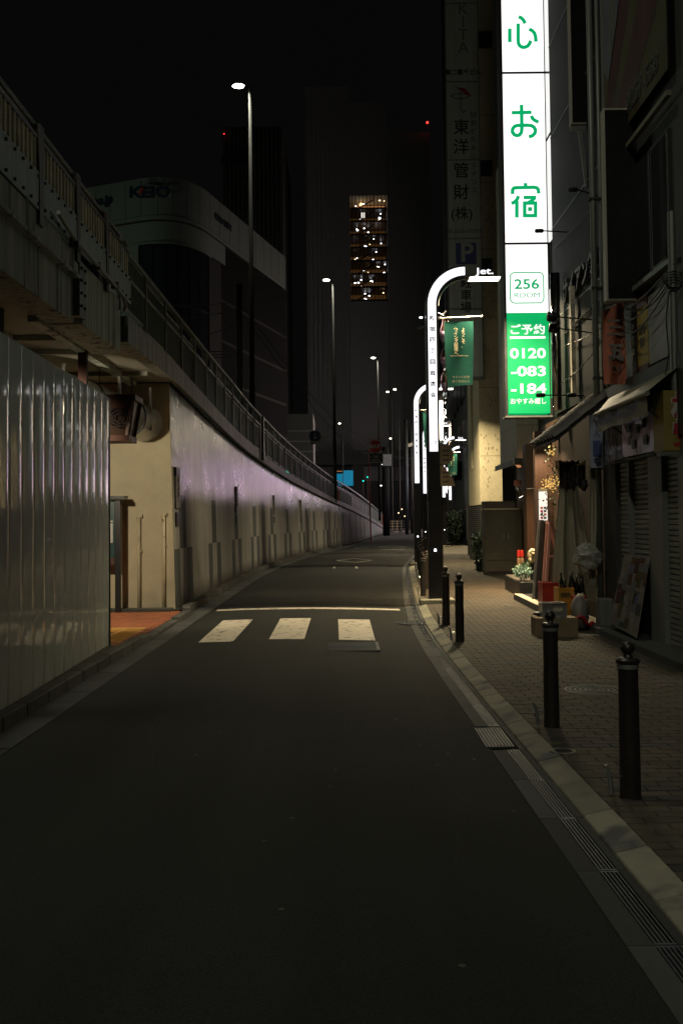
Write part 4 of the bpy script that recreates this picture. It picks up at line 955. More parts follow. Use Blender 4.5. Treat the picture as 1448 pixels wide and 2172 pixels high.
# poster board leaning under the middle shutter
pb = thing('poster_board', 'leaning board covered with magazine adverts in dimmed colours under the middle shutter', 'poster', (3.6, 12.7, 0.1))
rot = lambda y, z: (3.52 + 0.22 * (z - 0.2), y, z)
MB().add([rot(13.35, 0.22), rot(12.05, 0.16), rot(12.15, 1.12), rot(13.25, 1.12)], [(0, 1, 2, 3)]).build('board', 'poster', pb)
cols = ['p_white', 'p_cream', 'p_cream', 'poster', 'p_red', 'p_brown', 'p_teal', 'p_olive', 'p_orange', 'p_board', 'poster', 'blue_ink', 'dark_metal']
for i in range(6):
    z0 = 0.22
    while z0 < 1.04:
        h_ = random.uniform(.06, .2); h_ = min(h_, 1.11 - z0); ya_ = 13.27 - i * 0.19 - .02 * (1 - z0); wd_ = random.choice((.185, .185, .09)); e = Vector((-0.003 - .001 * (i % 2), 0, 0))
        for q in range(1 if wd_ > .1 else 2):
            yq = ya_ - q * .095
            MB().add([Vector(rot(yq, z0)) + e, Vector(rot(yq - wd_, z0)) + e, Vector(rot(yq - wd_, z0 + h_ - .006)) + e, Vector(rot(yq, z0 + h_ - .006)) + e], [(0, 1, 2, 3)]).build('printed_advert', random.choice(cols), pb)
        z0 += h_
for i in range(34):
    e = Vector((-0.006, 0, 0)); y0 = 13.2 - random.random() * 0.9; z0 = 0.3 + random.random() * 0.78
    MB().add([Vector(rot(y0, z0)) + e, Vector(rot(y0 - .1, z0)) + e, Vector(rot(y0 - .1, z0 + .008)) + e, Vector(rot(y0, z0 + .008)) + e], [(0, 1, 2, 3)]).build('text_line', 'ink', pb)
t = thing('white_box', 'pale box standing at the foot of the shop pillar', 'box', (3.6, 13.9, 0.13)); bx('box_body', 'greymetal', t, 3.50, 3.68, 13.7, 13.95, 0.13, 0.50, bevel=0.01)
# facade details over the awning
ob_ = thing('orange_banner', 'faded orange shop banner with pale blocky characters tied under the big LED box', 'banner', (3.6, 13.0, 3.3))
def obf(u, v):
    x0, z0 = 3.43, 4.36
    return (x0 + 0.29 * u, 13.0 + 0.03 * math.sin(u * 8 + v * 3), z0 - 1.02 * v + (0.10 * (u - 0.2) if v < .12 else 0) * (1 if v == 0 else 0) - 0.05 * (1 - u) * (1 - v))
MB().grid(obf, 12, 16).build('cloth', 'orange_cloth', ob_, smooth=True)
text('三', (3.585, 12.955, 4.06), 0.26, 'poster', ob_, bold=0.004); text('五郎', (3.585, 12.955, 3.66), 0.21, 'poster', ob_, bold=0.01, vert=True, sp=0.9)
MB().tube([(3.42, 13.0, 4.36), (3.75, 13.0, 4.44)], 0.012, 6).build('banner_rod', 'dark_metal', ob_)
t = thing('yellow_banner', 'narrow yellow and red vertical banner on the shop wall right of the orange one', 'banner', (3.78, 12.3, 3.4))
bx('cloth', 'yellow_cloth', t, 3.765, 3.78, 12.2, 12.62, 3.48, 4.36); bx('red_foot', 'brownbox', t, 3.76, 3.783, 12.2, 12.62, 3.42, 3.50); bx('red_head', 'brownbox', t, 3.76, 3.783, 12.2, 12.62, 4.22, 4.38)
text('BIG', (3.755, 12.41, 3.95), 0.17, 'ink', t, FACE_STREET); text('86', (3.755, 12.41, 3.78), 0.17, 'ink', t, FACE_STREET)
t = thing('dark_banner', 'narrow black vertical banner between the orange and yellow ones', 'banner', (3.78, 12.8, 3.4)); bx('cloth', 'black_metal', t, 3.765, 3.78, 12.66, 12.96, 3.42, 4.35)
text('営業中', (3.755, 12.81, 3.85), 0.15, 'sign_grey', t, FACE_STREET, vert=True)
wp = thing('wall_sheet', 'blank pale sheet panel on the shop wall above the awning', 'panel', (3.78, 11.8, 3.4)); bx('sheet', 'poster', wp, 3.77, 3.79, 11.42, 12.18, 3.46, 4.30)
t = thing('shop_window', 'first floor windows with pale frames behind the big LED box', 'window', (3.78, 11.9, 4.4))
for y0 in (11.3, 11.98, 12.66):
    f = bx('window_frame', 'dark_metal', t, 3.76, 3.795, y0, y0 + 0.64, 4.55, 6.05); bx('pane', 'glass_dark', f, 3.752, 3.76, y0 + .05, y0 + 0.59, 4.60, 6.0)
bx('sill', 'greymetal', t, 3.70, 3.795, 11.2, 13.4, 4.46, 4.52)
bx('pipe_run', 'awning', t, 3.66, 3.72, 11.0, 13.6, 6.30, 6.36)
mb = MB()
for k in range(3):
    pts = [(3.70 - 0.08 * math.sin(PI * i / 10), 11.0 + 2.4 * i / 10, 4.40 - 0.07 * k - (0.18 + .1 * k) * math.sin(PI * i / 10)) for i in range(11)]
    mb.tube(pts, 0.009, 5)
mb.build('cable', 'cable', t)
t = thing('facade_pipes', 'pair of pale drain pipes running up beside the LED boxes', 'pipe', (3.7, 14.3, 0))
for dx, r in ((0.0, 0.045), (0.11, 0.03)): MB().tube([(3.68 + dx, 14.36, 0.1), (3.68 + dx, 14.36, 12)], r, 10).build('drain_pipe', 'greymetal', t, smooth=True)
for z in (2.3, 3.6, 4.9, 6.2): bx('pipe_clamp', 'dark_metal', t, 3.62, 3.85, 14.31, 14.42, z, z + 0.03)
t = thing('corner_pole', 'grey pole with coiled cables at the far right edge above the yellow sign', 'pole', (3.64, 10.9, 2.9))
MB().tube([(3.70, 11.05, 3.0), (3.70, 11.05, 5.0)], 0.045, 10).build('shaft', 'greymetal', t)
mb = MB()
for k in range(5): mb.tube([(3.70 + (0.07 + .015 * k) * math.cos(a * .5 + k), 11.0, 4.15 + 0.02 * k + (0.05 + .01 * k) * math.sin(a * .5 + k)) for a in range(14)], 0.006, 5)
mb.tube([(3.64, 11.0, 4.1), (3.60, 11.0, 3.8), (3.62, 11.0, 3.4), (3.56, 11.0, 3.05)], 0.008, 5)
mb.build('coiled_cable', 'cable', t)
# LED boxes
M['sign_case'] = mat('sign_case_paint', (0.34, 0.33, 0.26), 0.5, var=.2, streak=True)
M['led'].node_tree.nodes['Principled BSDF'].inputs['Specular IOR Level'].default_value = 0.15
def led_box(name, lab, x0, x1, y, z0, z1, th=0.15, dots=True):
    t = thing(name, lab, 'sign', ((x0 + x1) / 2, y, z0))
    bx('case', 'sign_case', t, x0, x1, y, y + th, z0, z1, bevel=0.01)
    bx('led_face', 'led', t, x0 + 0.022, x1 - 0.03, y - 0.006, y, z0 + 0.03, z1 - 0.03)
    mb = MB(); nx = 20; nz = int((z1 - z0 - 0.3) / 0.024)
    for i in range(nx):
        for j in range(nz):
            cx = x0 + 0.05 + (x1 - x0 - 0.11) * i / (nx - 1); cz = z0 + 0.2 + j * 0.024
            mb.add([(cx - .005, y - 0.0075, cz - .005), (cx + .005, y - 0.0075, cz - .005), (cx + .005, y - 0.0075, cz + .005), (cx - .005, y - 0.0075, cz + .005)], [(0, 1, 2, 3)])
    if dots: mb.build('led_grid', 'dark_metal', t, kind='stuff')
    return t
a, b = P(1278, 228, 12.6), P(1386, 637, 12.6)
l2 = led_box('led_sign', 'unlit black LED display box in a pale frame, lower of the two', a.x, b.x, 12.6, b.z, a.z)
for z in (b.z + 0.4, a.z - 0.4): bx('bracket', 'dark_metal', l2, b.x, 3.84, 12.7, 12.76, z, z + 0.05)
a, b = P(1203, -160, 15.6), P(1282, 262, 15.6)
l1 = led_box('led_sign', 'unlit black LED display box higher up beside the hotel sign', a.x, b.x, 15.6, b.z, a.z, dots=False)
bx('lower_arm', 'greymetal', l1, a.x, 3.92, 15.62, 15.68, b.z - 0.08, b.z - 0.01)
MB().bar((a.x + 0.14, 15.65, b.z - 0.06), (3.92, 15.65, b.z - 1.0), 0.05).build('diagonal_stay', 'greymetal', l1)
# big illustrated board, top right
pbx = thing('roof_poster', 'large colourful advert board with a telephone number high on the shop wall at top right', 'poster', (3.7, 12.4, 6.6))
bx('board', 'led', pbx, 3.70, 3.72, 11.05, 13.70, 6.62, 10.5)
bx('board_frame', 'greymetal', pbx, 3.69, 3.74, 13.71, 13.80, 6.6, 10.5)
def patch(poly, m, e=0.004): MB().add([(3.70 - e, 13.7 - u * 2.65, 6.62 + v * 2.6) for u, v in poly], [tuple(range(len(poly)))]).build('printed_shape', m, pbx)
patch([(0, 0), (1, 0), (1, 1.49), (0, 1.49)], 'p_board', .002)
patch([(0, .45), (0.1, .35), (.52, .95), (.30, 1.3), (.0, 1.2)], 'p_white'); patch([(0, .2), (.08, .12), (.58, .7), (.5, .95), (.1, .38)], 'p_red'); patch([(.12, .03), (.3, .0), (1, .42), (1, .75), (.7, .6)], 'p_brown', .005)
patch([(.5, .95), (.75, .9), (.8, 1.4), (.45, 1.5)], 'p_teal', .006); patch([(.62, .5), (.78, .48), (.74, 1.1), (.6, .95)], 'p_olive', .007); patch([(0, .9), (.2, 1.0), (.15, 1.5), (0, 1.5)], 'p_red', .007); patch([(.82, .8), (1, .85), (1, 1.5), (.85, 1.5)], 'p_orange', .007)
for k in range(7): patch([(.12 + .05 * k, .5 + .1 * k), (.15 + .05 * k, .48 + .1 * k), (.16 + .05 * k, .72 + .1 * k), (.13 + .05 * k, .74 + .1 * k)], 'p_cream', .009)
tt = text('9257-558', (3.688, 12.0, 6.86), 0.34, 'p_cream', pbx, FACE_STREET, bold=0.012, sx=1.0); tt = text('9257-558', (3.686, 12.0, 6.86), 0.34, 'ink', pbx, FACE_STREET, sx=1.0)

# B: izakaya with tiled eave
B = thing('izakaya', 'dark clad bar building with a tiled eave and raised metal lettering on its wall', 'building', (4.5, 16.5, 0))
bx('dark_cladding', 'black_cladding', B, 3.92, 9, 14.42, 18.25, 3.5, 16)
M['shop_wall'] = mat('shop_wall_wood', (0.012, 0.009, 0.007), 0.8, spec=.1)
bx('shop_wall', 'shop_wall', B, 3.95, 9, 14.26, 18.25, 0, 3.49)
bx('side_wall', 'black_cladding', B, 4.26, 9, 18.25, 19.98, 3.5, 16)
bx('entrance_wall', 'wood', B, 4.1, 9, 18.25, 20.5, 0, 3.49)
for z in (5.2, 6.9, 8.6, 10.3): bx('cladding_joint', 'greymetal', B, 3.912, 3.925, 14.42, 18.25, z, z + 0.02)
a = PX(1225, 560, 3.9); b = PX(1268, 470, 3.9)
text('サイアン館', (3.90, 16.1, 5.45), 0.46, 'dark_metal', B, FACE_STREET, bold=0.01, ext=0.05)
MB().bar((3.88, 17.2, 4.78), (3.88, 15.4, 4.84), 0.03).build('metal_trim', 'chrome', B)
roof = bx('eave_roof', 'darkwood', B, 3.9, 3.95, 14.3, 15.75, 3.3, 3.5)
ex, ez, wx, wz = 3.0, 2.74, 3.95, 3.48
MB().add([(ex, 13.95, ez - 0.06), (ex, 15.7, ez - 0.06), (wx, 15.7, wz - 0.06), (wx, 13.95, wz - 0.06), (ex, 13.95, ez - 0.02), (ex, 15.7, ez - 0.02), (wx, 15.7, wz - 0.02), (wx, 13.95, wz - 0.02)],
         [(0, 1, 2, 3), (4, 5, 6, 7), (0, 1, 5, 4), (1, 2, 6, 5), (2, 3, 7, 6), (3, 0, 4, 7)]).build('roof_board', 'darkwood', B)
sl = math.hypot(wx - ex, wz - ez); ang = math.atan2(wz - ez, wx - ex)
mb = MB()                                                         # a curved pantile
prof = [(-0.095, 0.0), (-0.075, 0.045), (-0.04, 0.07), (0.0, 0.06), (0.03, 0.022), (0.06, 0.006), (0.10, 0.012)]
tl = sl / 5 + 0.03
for k in range(len(prof) - 1):
    (a0, h0), (a1, h1) = prof[k], prof[k + 1]
    mb.add([(0, a0, h0 + .012), (0, a1, h1 + .012), (tl, a1, h1), (tl, a0, h0), (0, a0, h0 - .008), (0, a1, h1 - .008)], [(0, 1, 2, 3), (0, 4, 5, 1)])
mtile = mb.mesh('roof_tile', 'rooftile')
for c in range(9):
    for r in range(5):
        d = sl * r / 5 - 0.03
        inst('roof_tile', mtile, B, (ex + d * math.cos(ang), 14.02 + c * 0.19, ez + 0.0 + d * math.sin(ang) + random.uniform(0, .004)), (0, -ang + random.uniform(-.02, .02), 0))
for r in range(5):
    d = sl * r / 5 - 0.03
    MB().bar((ex + d * math.cos(ang), 15.74, ez + 0.045 + d * math.sin(ang)), (ex + (d + tl) * math.cos(ang), 15.74, ez + 0.03 + (d + tl) * math.sin(ang)), 0.10, 0.05).build('verge_tile', 'rooftile', B, bevel=0.01)
# things hung under the eave
t = thing('hanging_fabrics', 'dark bundle of cloth and rope ornaments hung under the tiled eave', 'cloth', (3.5, 15.2, 2))
for k in range(3):
    MB().grid(lambda u, v: (3.24 + .12 * k + .2 * u, 14.9 + .09 * k + .035 * math.sin(u * 11 + k * 2) * (.4 + v), 2.48 - (.22 + .16 * ((k + 1) % 2)) * v - .05 * math.sin(PI * u)), 16, 8).build('cloth_fold', ('darkwood', 'dark_metal', 'brownbox_dark')[k], t, smooth=True)
for k in range(4): MB().blob((3.34 + .09 * k, 14.95, 2.16 - .06 * (k % 2)), .06, k, .4, 10, 7, (1, 1, 1.5)).build('tassel', 'darkwood', t, smooth=True)
MB().tube([(3.33 + 0.3 * i / 12, 14.95, 2.42 - 0.03 * math.sin(PI * i / 12) + 0.012 * (i % 2)) for i in range(13)], 0.022, 7).build('rope', 'cardboard', t)
t = thing('round_sign', 'round dark sign in a double metal ring beneath the eave, half hidden', 'sign', (3.68, 17.0, 2.4))
q = P(1187, 992, 16.9)
MB().lathe([(0.245, 0), (0.245, 0.05), (0.215, 0.05), (0.215, 0.0)], (0, 0, 0), 40).build('outer_ring', 'galv', t).matrix_local = Matrix.Translation(Vector((q.x, 16.9, q.z)) - origin(t)) @ Matrix.Rotation(PI / 2, 4, 'X')
MB().lathe([(0.0, 0.02), (0.19, 0.02), (0.20, 0.03), (0.205, 0.0)], (0, 0, 0), 40).build('disc', 'darkwood', t).matrix_local = Matrix.Translation(Vector((q.x, 16.9, q.z)) - origin(t)) @ Matrix.Rotation(PI / 2, 4, 'X')
text('鳥', (q.x, 16.86, q.z), 0.24, 'cardboard', t, bold=0.004)
MB().tube([(q.x, 16.9, q.z + .24), (q.x, 16.9, 3.3)], 0.012, 6).build('hanger', 'dark_metal', t)
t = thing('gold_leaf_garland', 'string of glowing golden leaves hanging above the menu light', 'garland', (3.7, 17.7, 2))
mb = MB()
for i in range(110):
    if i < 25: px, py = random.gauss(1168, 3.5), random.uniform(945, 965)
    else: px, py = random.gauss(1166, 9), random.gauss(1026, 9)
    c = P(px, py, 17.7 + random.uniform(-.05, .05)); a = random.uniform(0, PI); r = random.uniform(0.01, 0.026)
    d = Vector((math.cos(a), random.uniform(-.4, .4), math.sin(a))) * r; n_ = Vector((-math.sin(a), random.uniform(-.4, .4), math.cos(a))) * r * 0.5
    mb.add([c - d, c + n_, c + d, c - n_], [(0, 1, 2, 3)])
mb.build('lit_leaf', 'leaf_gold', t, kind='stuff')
mb = MB()
for i in range(160):
    c = P(random.gauss(1170, 10), random.uniform(940, 1130), 17.75 + random.uniform(-.05, .1)); a = random.uniform(0, PI); r = random.uniform(0.012, 0.03)
    d = Vector((math.cos(a), random.uniform(-.6, .6), math.sin(a))) * r; n_ = Vector((-math.sin(a), .3, math.cos(a))) * r * 0.5
    mb.add([c - d, c + n_, c + d, c - n_], [(0, 1, 2, 3)])
mb.build('dark_leaf', 'leaf', t, kind='stuff')
a, b = P(1143, 1038, 18.2), P(1161, 1104, 18.2)
t = thing('menu_light_panel', 'slim glowing menu panel on the wooden post above the pink trestle', 'sign', (a.x, 18.2, b.z))
bx('lit_face', 'menu_light', t, a.x, b.x, 18.2, 18.26, b.z, a.z - 0.04); bx('case', 'greymetal', t, a.x - .01, b.x + .01, 18.202, 18.28, a.z - 0.04, a.z + 0.01)
for i, c in enumerate(('red_ink', 'teal', 'ink', 'orange_cloth', 'red_ink', 'ink', 'orange_cloth', 'teal')):
    bx('menu_picture', c, t, a.x + 0.015 + 0.06 * (i % 2), a.x + 0.06 + 0.06 * (i % 2), 18.192, 18.199, b.z + 0.03 + 0.06 * (i // 2), b.z + 0.07 + 0.06 * (i // 2))
t = thing('entrance_post', 'brown wooden post carrying the menu light', 'post', (3.95, 18.4, 0)); bx('shaft', 'wood', t, a.x - 0.05, b.x + 0.13, 18.29, 18.45, 0.05, 3.2)
# platform with lit edge
t = thing('entrance_platform', 'low tiled entrance platform whose pale edge catches the light', 'platform', (3.9, 17.5, 0.05))
MB().add([(3.22, 16.2, SW), (3.30, 19.4, SW), (4.3, 19.4, SW), (4.3, 16.2, SW), (3.22, 16.2, 0.16), (3.30, 19.4, 0.16), (4.3, 19.4, 0.16), (4.3, 16.2, 0.16)],
         [(4, 5, 6, 7), (0, 1, 5, 4), (1, 2, 6, 5), (2, 3, 7, 6), (3, 0, 4, 7)]).build('platform_body', 'joint', t)
for i in range(5): MB().add([(3.24 + .0125 * i, 16.2 + .64 * i + .005, .166), (3.2525 + .0125 * i, 16.83 + .64 * i, .166), (3.40 + .0125 * i, 16.83 + .64 * i, .166), (3.385 + .0125 * i, 16.2 + .64 * i + .005, .166), (3.24 + .0125 * i, 16.2 + .64 * i + .005, .158), (3.2525 + .0125 * i, 16.83 + .64 * i, .158)], [(0, 1, 2, 3), (0, 1, 5, 4)]).build('edge_tile', 'cream_paint', t)
# pink trestle
t = thing('pink_trestle', 'pink painted wooden trestle folded open at the bar entrance', 'trestle', (3.5, 17.2, 0.17))
ap = P(1161, 1108, 17.2)
for yo in (0.0, 0.22):
    f = P(1145, 1272, 17.2)
    MB().bar((ap.x, 17.0 + yo, ap.z), (f.x, 16.8 + yo, 0.17), 0.045, 0.03, (0, 1, 0)).build('front_leg', 'pinkwood', t)
    MB().bar((ap.x + 0.03, 17.02 + yo, ap.z), (ap.x + 0.33, 17.02 + yo, 0.17), 0.045, 0.03, (0, 1, 0)).build('rear_leg', 'pinkwood', t)
    MB().bar((f.x + 0.10, 16.9 + yo, 0.95), (ap.x + 0.16, 17.02 + yo, 0.97), 0.02).build('spreader', 'pinkwood', t)
MB().bar((ap.x, 16.98, ap.z), (ap.x, 17.26, ap.z), 0.05).build('top_rail', 'pinkwood', t)
MB().bar((f.x + 0.01, 16.84, 0.25), (f.x + 0.01, 17.28, 0.25), 0.025).build('foot_rail', 'pinkwood', t)
t = thing('leaning_board', 'tall grey green boards leaning left of the pink trestle', 'board', (3.5, 17.9, 0.17))
for i in range(3): MB().bar((3.40 + .05 * i, 17.95 + .02 * i, 0.17), (3.56 + .035 * i, 18.12 + .02 * i, 1.58), 0.045, 0.02, (0, 1, 0)).build('board_plank', 'dark_metal' if i else 'greymetal', t)
t = thing('leaning_rail', 'dark beam leaning against the trestle', 'beam', (3.55, 16.7, 0.17)); MB().bar((3.42, 16.5, 0.17), (3.72, 17.0, 1.10), 0.06, 0.05, (0, 1, 0)).build('beam_body', 'black_metal', t)
# planter, plants, ornament
pt = thing('planter', 'long dark planter box standing before the bar entrance', 'planter', (3.6, 20.5, 0.05))
pv = [(3.48, 19.75), (3.80, 19.75), (4.15, 22.4), (3.62, 22.4)]
def trough(z0, z1, ins, m, nm):
    c = Vector((sum(p[0] for p in pv) / 4, sum(p[1] for p in pv) / 4))
    q = [tuple(Vector(p) + (c - Vector(p)).normalized() * ins) for p in pv]
    MB().prism(q, lambda u, v, t_: (u, v, t_), z0, z1).build(nm, m, pt, bevel=0.01)
trough(0.05, 0.36, 0.0, 'dark_metal', 'box_body'); trough(0.361, 0.375, 0.06, 'ground', 'soil')
def leaf_cloud(mb, c, r, n, lr, seed=0, up=0.4):
    rnd = random.Random(seed)
    for _ in range(n):
        d = Vector((rnd.gauss(0, 1), rnd.gauss(0, 1), rnd.gauss(0, 1))).normalized() * (rnd.random() ** 0.4)
        p = Vector(c) + Vector((d.x * r[0], d.y * r[1], d.z * r[2]))
        a = Vector((rnd.gauss(0, 1), rnd.gauss(0, 1), rnd.gauss(0, 1) + up)).normalized() * lr * rnd.uniform(.6, 1.3)
        b_ = a.cross(Vector((rnd.gauss(0, 1), rnd.gauss(0, 1), rnd.gauss(0, 1)))).normalized() * lr * 0.32
        mb.add([p, p + a * .5 + b_, p + a, p + a * .5 - b_], [(0, 1, 2, 3)])
for i, (px, py, yy, rr, lab) in enumerate(((1107, 1212, 20.1, (0.20, 0.22, 0.13), 'bushy silver green plant at the near end of the dark planter'), (1122, 1205, 21.2, (0.2, 0.2, 0.16), 'darker plant behind the silver one in the planter'))):
    c = P(px, py, yy); t = thing('potted_plant', lab, 'plant', (c.x, yy, 0.37))
    mb = MB(); leaf_cloud(mb, c, rr, 420, 0.055, i); mb.build('foliage', 'leaf_pale' if i == 0 else 'leaf', t, kind='stuff')
    mb = MB()
    for q in range(9): mb.tube([(c.x + random.uniform(-.04, .04), yy, 0.36), (c.x + random.gauss(0, .1), yy + random.gauss(0, .06), c.z + .02)], 0.004, 4)
    mb.build('stem', 'leaf', t)
t = thing('ceramic_ornament', 'cream rounded ceramic animal head ornament above the planter', 'ornament', (3.8, 20.3, 0.7)); c = P(1130, 1177, 20.2)
MB().blob(c, 0.115, 3, 0.25, 16, 12, (1, 0.9, 1.05)).build('body', 'statue', t, smooth=True); MB().tube([(c.x - .02 + 0.05 * math.cos(a), 20.08 - 0.01, c.z + .05 + 0.035 * math.sin(a)) for a in [k * PI / 6 for k in range(13)]], 0.016, 8).build('ring_fold', 'cardboard', t, smooth=True)
MB().blob((c.x - .05, 20.15, c.z - .10), 0.055, 5, 0.3, 12, 8).build('muzzle', 'statue', t, smooth=True)
bx('pedestal', 'darkwood', t, c.x - .05, c.x + .05, 20.2, 20.3, 0.37, c.z - .08)
t = thing('stone_pot', 'round grey stone pot beside the end of the planter', 'pot', (3.87, 19.4, 0.16)); MB().lathe([(0.05, 0), (0.10, 0.04), (0.12, 0.14), (0.08, 0.25), (0.07, 0.25)], (3.80, 19.2, 0.16), 18).build('pot_body', 'kerb', t, smooth=True)
for i, (px, c_) in enumerate(((1100, 0), (1107, 1))):
    c = P(px, 1190, 23.5); t = thing('fire_extinguisher', ('left', 'right')[i] + ' one of two red capped cylinders standing behind the planter', 'extinguisher', (c.x, 23.5, 0.05))
    MB().lathe([(0.045, 0), (0.045, 0.5), (0.02, 0.56)], (c.x, 23.5, 0.16), 12).build('cylinder', 'cardboard', t); MB().lathe([(0.0, .72), (0.04, .70), (0.045, 0.56), (0.02, 0.55)], (c.x, 23.5, 0.16), 12).build('cap', 'redpaint', t)
# crates, boxes, bottles
def crate(name, m, x0, x1, y0, y1, z0, z1, lab, grp=None):
    t = thing(name, lab, 'crate', ((x0 + x1) / 2, y0, z0), group=grp); w_ = 0.015
    bx('front_side', m, t, x0, x1, y0, y0 + w_, z0, z1); bx('rear_side', m, t, x0, x1, y1 - w_, y1, z0, z1)
    bx('left_side', m, t, x0, x0 + w_, y0 + w_, y1 - w_, z0, z1); bx('right_side', m, t, x1 - w_, x1, y0 + w_, y1 - w_, z0, z1)
    bx('base', m, t, x0 + w_, x1 - w_, y0 + w_, y1 - w_, z0, z0 + 0.02)
    bx('rim', m, t, x0 - .008, x1 + .008, y0 - .008, y0 - .001, z1 - 0.035, z1)
    return t
a, b = P(1136, 1304, 13.2), P(1226, 1341, 13.2)
cb = thing('cardboard_box', 'long brown cardboard box on the pavement under the metal tray', 'box', (2.8, 13.2, SW))
bx('box_body', 'cardboard', cb, a.x, b.x, 13.2, 13.55, SW, SW + 0.25, bevel=0.006); bx('tape_strip', 'awning', cb, (a.x + b.x) / 2 - .02, (a.x + b.x) / 2 + .02, 13.196, 13.56, SW + 0.14, SW + 0.252)
mt = thing('metal_tray', 'ribbed stainless steel tub with a handle hole on the cardboard box', 'tub', (2.8, 13.2, 0.3))
x0, x1 = P(1151, 1290, 13.2).x, P(1203, 1290, 13.2).x; z0 = SW + 0.252
for nm, c in (('front_side', (x0, x1, 13.22, 13.235)), ('rear_side', (x0, x1, 13.5, 13.515)), ('left_side', (x0, x0 + .012, 13.235, 13.5)), ('right_side', (x1 - .012, x1, 13.235, 13.5))): bx(nm, 'galv', mt, *c, z0, z0 + 0.185)
bx('tub_floor', 'galv', mt, x0 + .012, x1 - .012, 13.235, 13.5, z0, z0 + .01)
bx('rim', 'chrome', mt, x0 - .012, x1 + .012, 13.205, 13.22, z0 + 0.175, z0 + 0.19); xm = x0 + (x1 - x0) * .62
MB().prism([(xm - .06, .10), (xm - .03, .08), (xm + .04, .08), (xm + .065, .11), (xm + .055, .135), (xm + .01, .125), (xm - .055, .135)], lambda u, v, q: (u, 13.215 + q, z0 + v), 0, .004).build('handle_hole', 'cream_paint', mt)
for xx in (x0 + .07, x0 + .19): bx('label_dot', 'cream_paint', mt, xx, xx + 0.03, 13.214, 13.219, z0 + 0.01, z0 + 0.025)
t = thing('black_bag', 'flat black bag lying left of the metal tub', 'bag', (2.55, 13.4, 0.3)); MB().blob((2.62, 13.45, 0.335), 0.06, 2, .3, 10, 6, (1.3, 1, .5)).build('bag_body', 'black_metal', t, smooth=True)
cr = crate('beer_crate', 'crate_red', P(1150, 1240, 15.0).x, P(1181, 1240, 15.0).x + .08, 15.0, 15.35, 0.34, P(1160, 1236, 15).z, 'bright red plastic crate by the hanging sheet')
bx('crate_support', 'darkwood', cr, 3.04, 3.3, 15.02, 15.3, SW, 0.335)
c2_ = crate('beer_crate', 'crate_yellow', P(1183, 1240, 14.2).x, P(1216, 1240, 14.2).x, 14.2, 14.5, 0.30, P(1183, 1247, 14.2).z, 'yellow plastic beer crate holding dark bottles, right of the red one')
bx('lower_crate', 'crate_yellow', c2_, P(1185, 1240, 14.2).x, P(1216, 1240, 14.2).x, 14.22, 14.5, SW, 0.295)
text('BEER', (P(1199, 1262, 14.2).x, 14.19, P(1199, 1262, 14.2).z), 0.07, 'ink', c2_, bold=0.002)
for i, (px, py, dx) in enumerate(((1189, 1216, .06), (1209, 1222, -.03), (1198, 1230, .02), (1222, 1220, .03), (1233, 1224, -.02), (1213, 1214, .0))):
    c = P(px, py, 14.35); tdx = dx
    t = thing('bottle', ['tall tilted dark bottle at the left of the yellow crate', 'clear capped bottle standing upright in the yellow crate', 'short bottle at the middle front of the yellow crate', 'dark bottle with a bright cap right of the yellow crate', 'dark bottle at the far right of the group', 'bottle with a shining top at the back of the crate'][i], 'bottle', (c.x, 14.35, c.z - .3))
    q = Vector((c.x, 14.35, c.z)); d = Vector((-tdx, 0, 1)).normalized()
    MB().tube([q - d * .28, q - d * .12, q - d * .07, q], [.034, .034, .014, .013], 12).build('glass', 'bottle', t, smooth=True); MB().tube([q, q + d * .012], .015, 10).build('cap', 'chrome', t)
t = thing('paper_sack', 'crumpled red and white printed sack behind the cardboard box', 'sack', (3.15, 13.9, SW)); c = P(1231, 1292, 13.9)
MB().blob((c.x, 13.95, 0.30), 0.2, 7, .35, 14, 10, (0.62, .7, 1.25)).build('sack_body', 'poster', t, smooth=True)
MB().tube([(c.x - .10 + .05 * i, 13.80 - .03 * math.sin(i), 0.20 + .07 * math.sin(i * 1.2)) for i in range(6)], .025, 7).build('red_band', 'crate_red', t, smooth=True)
t = thing('red_bin', 'dull red narrow bin behind the sack', 'bin', (3.35, 14.0, SW)); bx('bin_body', 'crate_red', t, 3.22, 3.40, 14.0, 14.2, SW, 0.52, bevel=.01)
# plastic sheet and bag
t = thing('plastic_curtain', 'tall translucent plastic sheet hanging in folds from the eave', 'plastic sheet', (3.4, 15, 0.4))
def sheet(u, v):
    x0, x1 = 3.26 - 0.16 * v ** 1.3, 3.50 + 0.26 * v
    return (x0 + (x1 - x0) * u, 14.95 + (0.03 + 0.05 * v) * math.sin(u * 17 + 1.2 * math.sin(v * 3)) - .2 * (u - .5) * v, 2.22 - 1.75 * v - .1 * u * v)
MB().grid(sheet, 46, 24).build('sheet_folds', 'tarp', t, smooth=True)
t = thing('hanging_rag', 'narrow pale sheet strip hanging beside the wooden board', 'plastic sheet', (3.55, 14.3, 1))
MB().grid(lambda u, v: (3.52 + .10 * u + 0.02 * math.sin(v * 5), 14.28 + .02 * math.sin(u * 14), 2.35 - 1.7 * v), 10, 14).build('strip', 'tarp', t, smooth=True)
t = thing('plastic_bag', 'large crumpled translucent plastic bag hung on the wall', 'bag', (3.5, 14.2, 1.0)); c = P(1246, 1183, 14.1)
MB().blob(c, 0.185, 11, .3, 26, 18, (1.0, .7, 1.1)).build('bag_body', 'bag', t, smooth=False)
MB().tube([(c.x + .08, 14.1, c.z + .16), (c.x + .1, 14.12, c.z + .4)], .01, 6).build('bag_tie', 'bag', t)
wb = thing('white_board_sign', 'pale blue grey vertical signboard with blue print between eave and awning', 'sign', (3.6, 14.2, 2.3))
a, b = P(1250, 872, 14.0), P(1278, 992, 14.0)
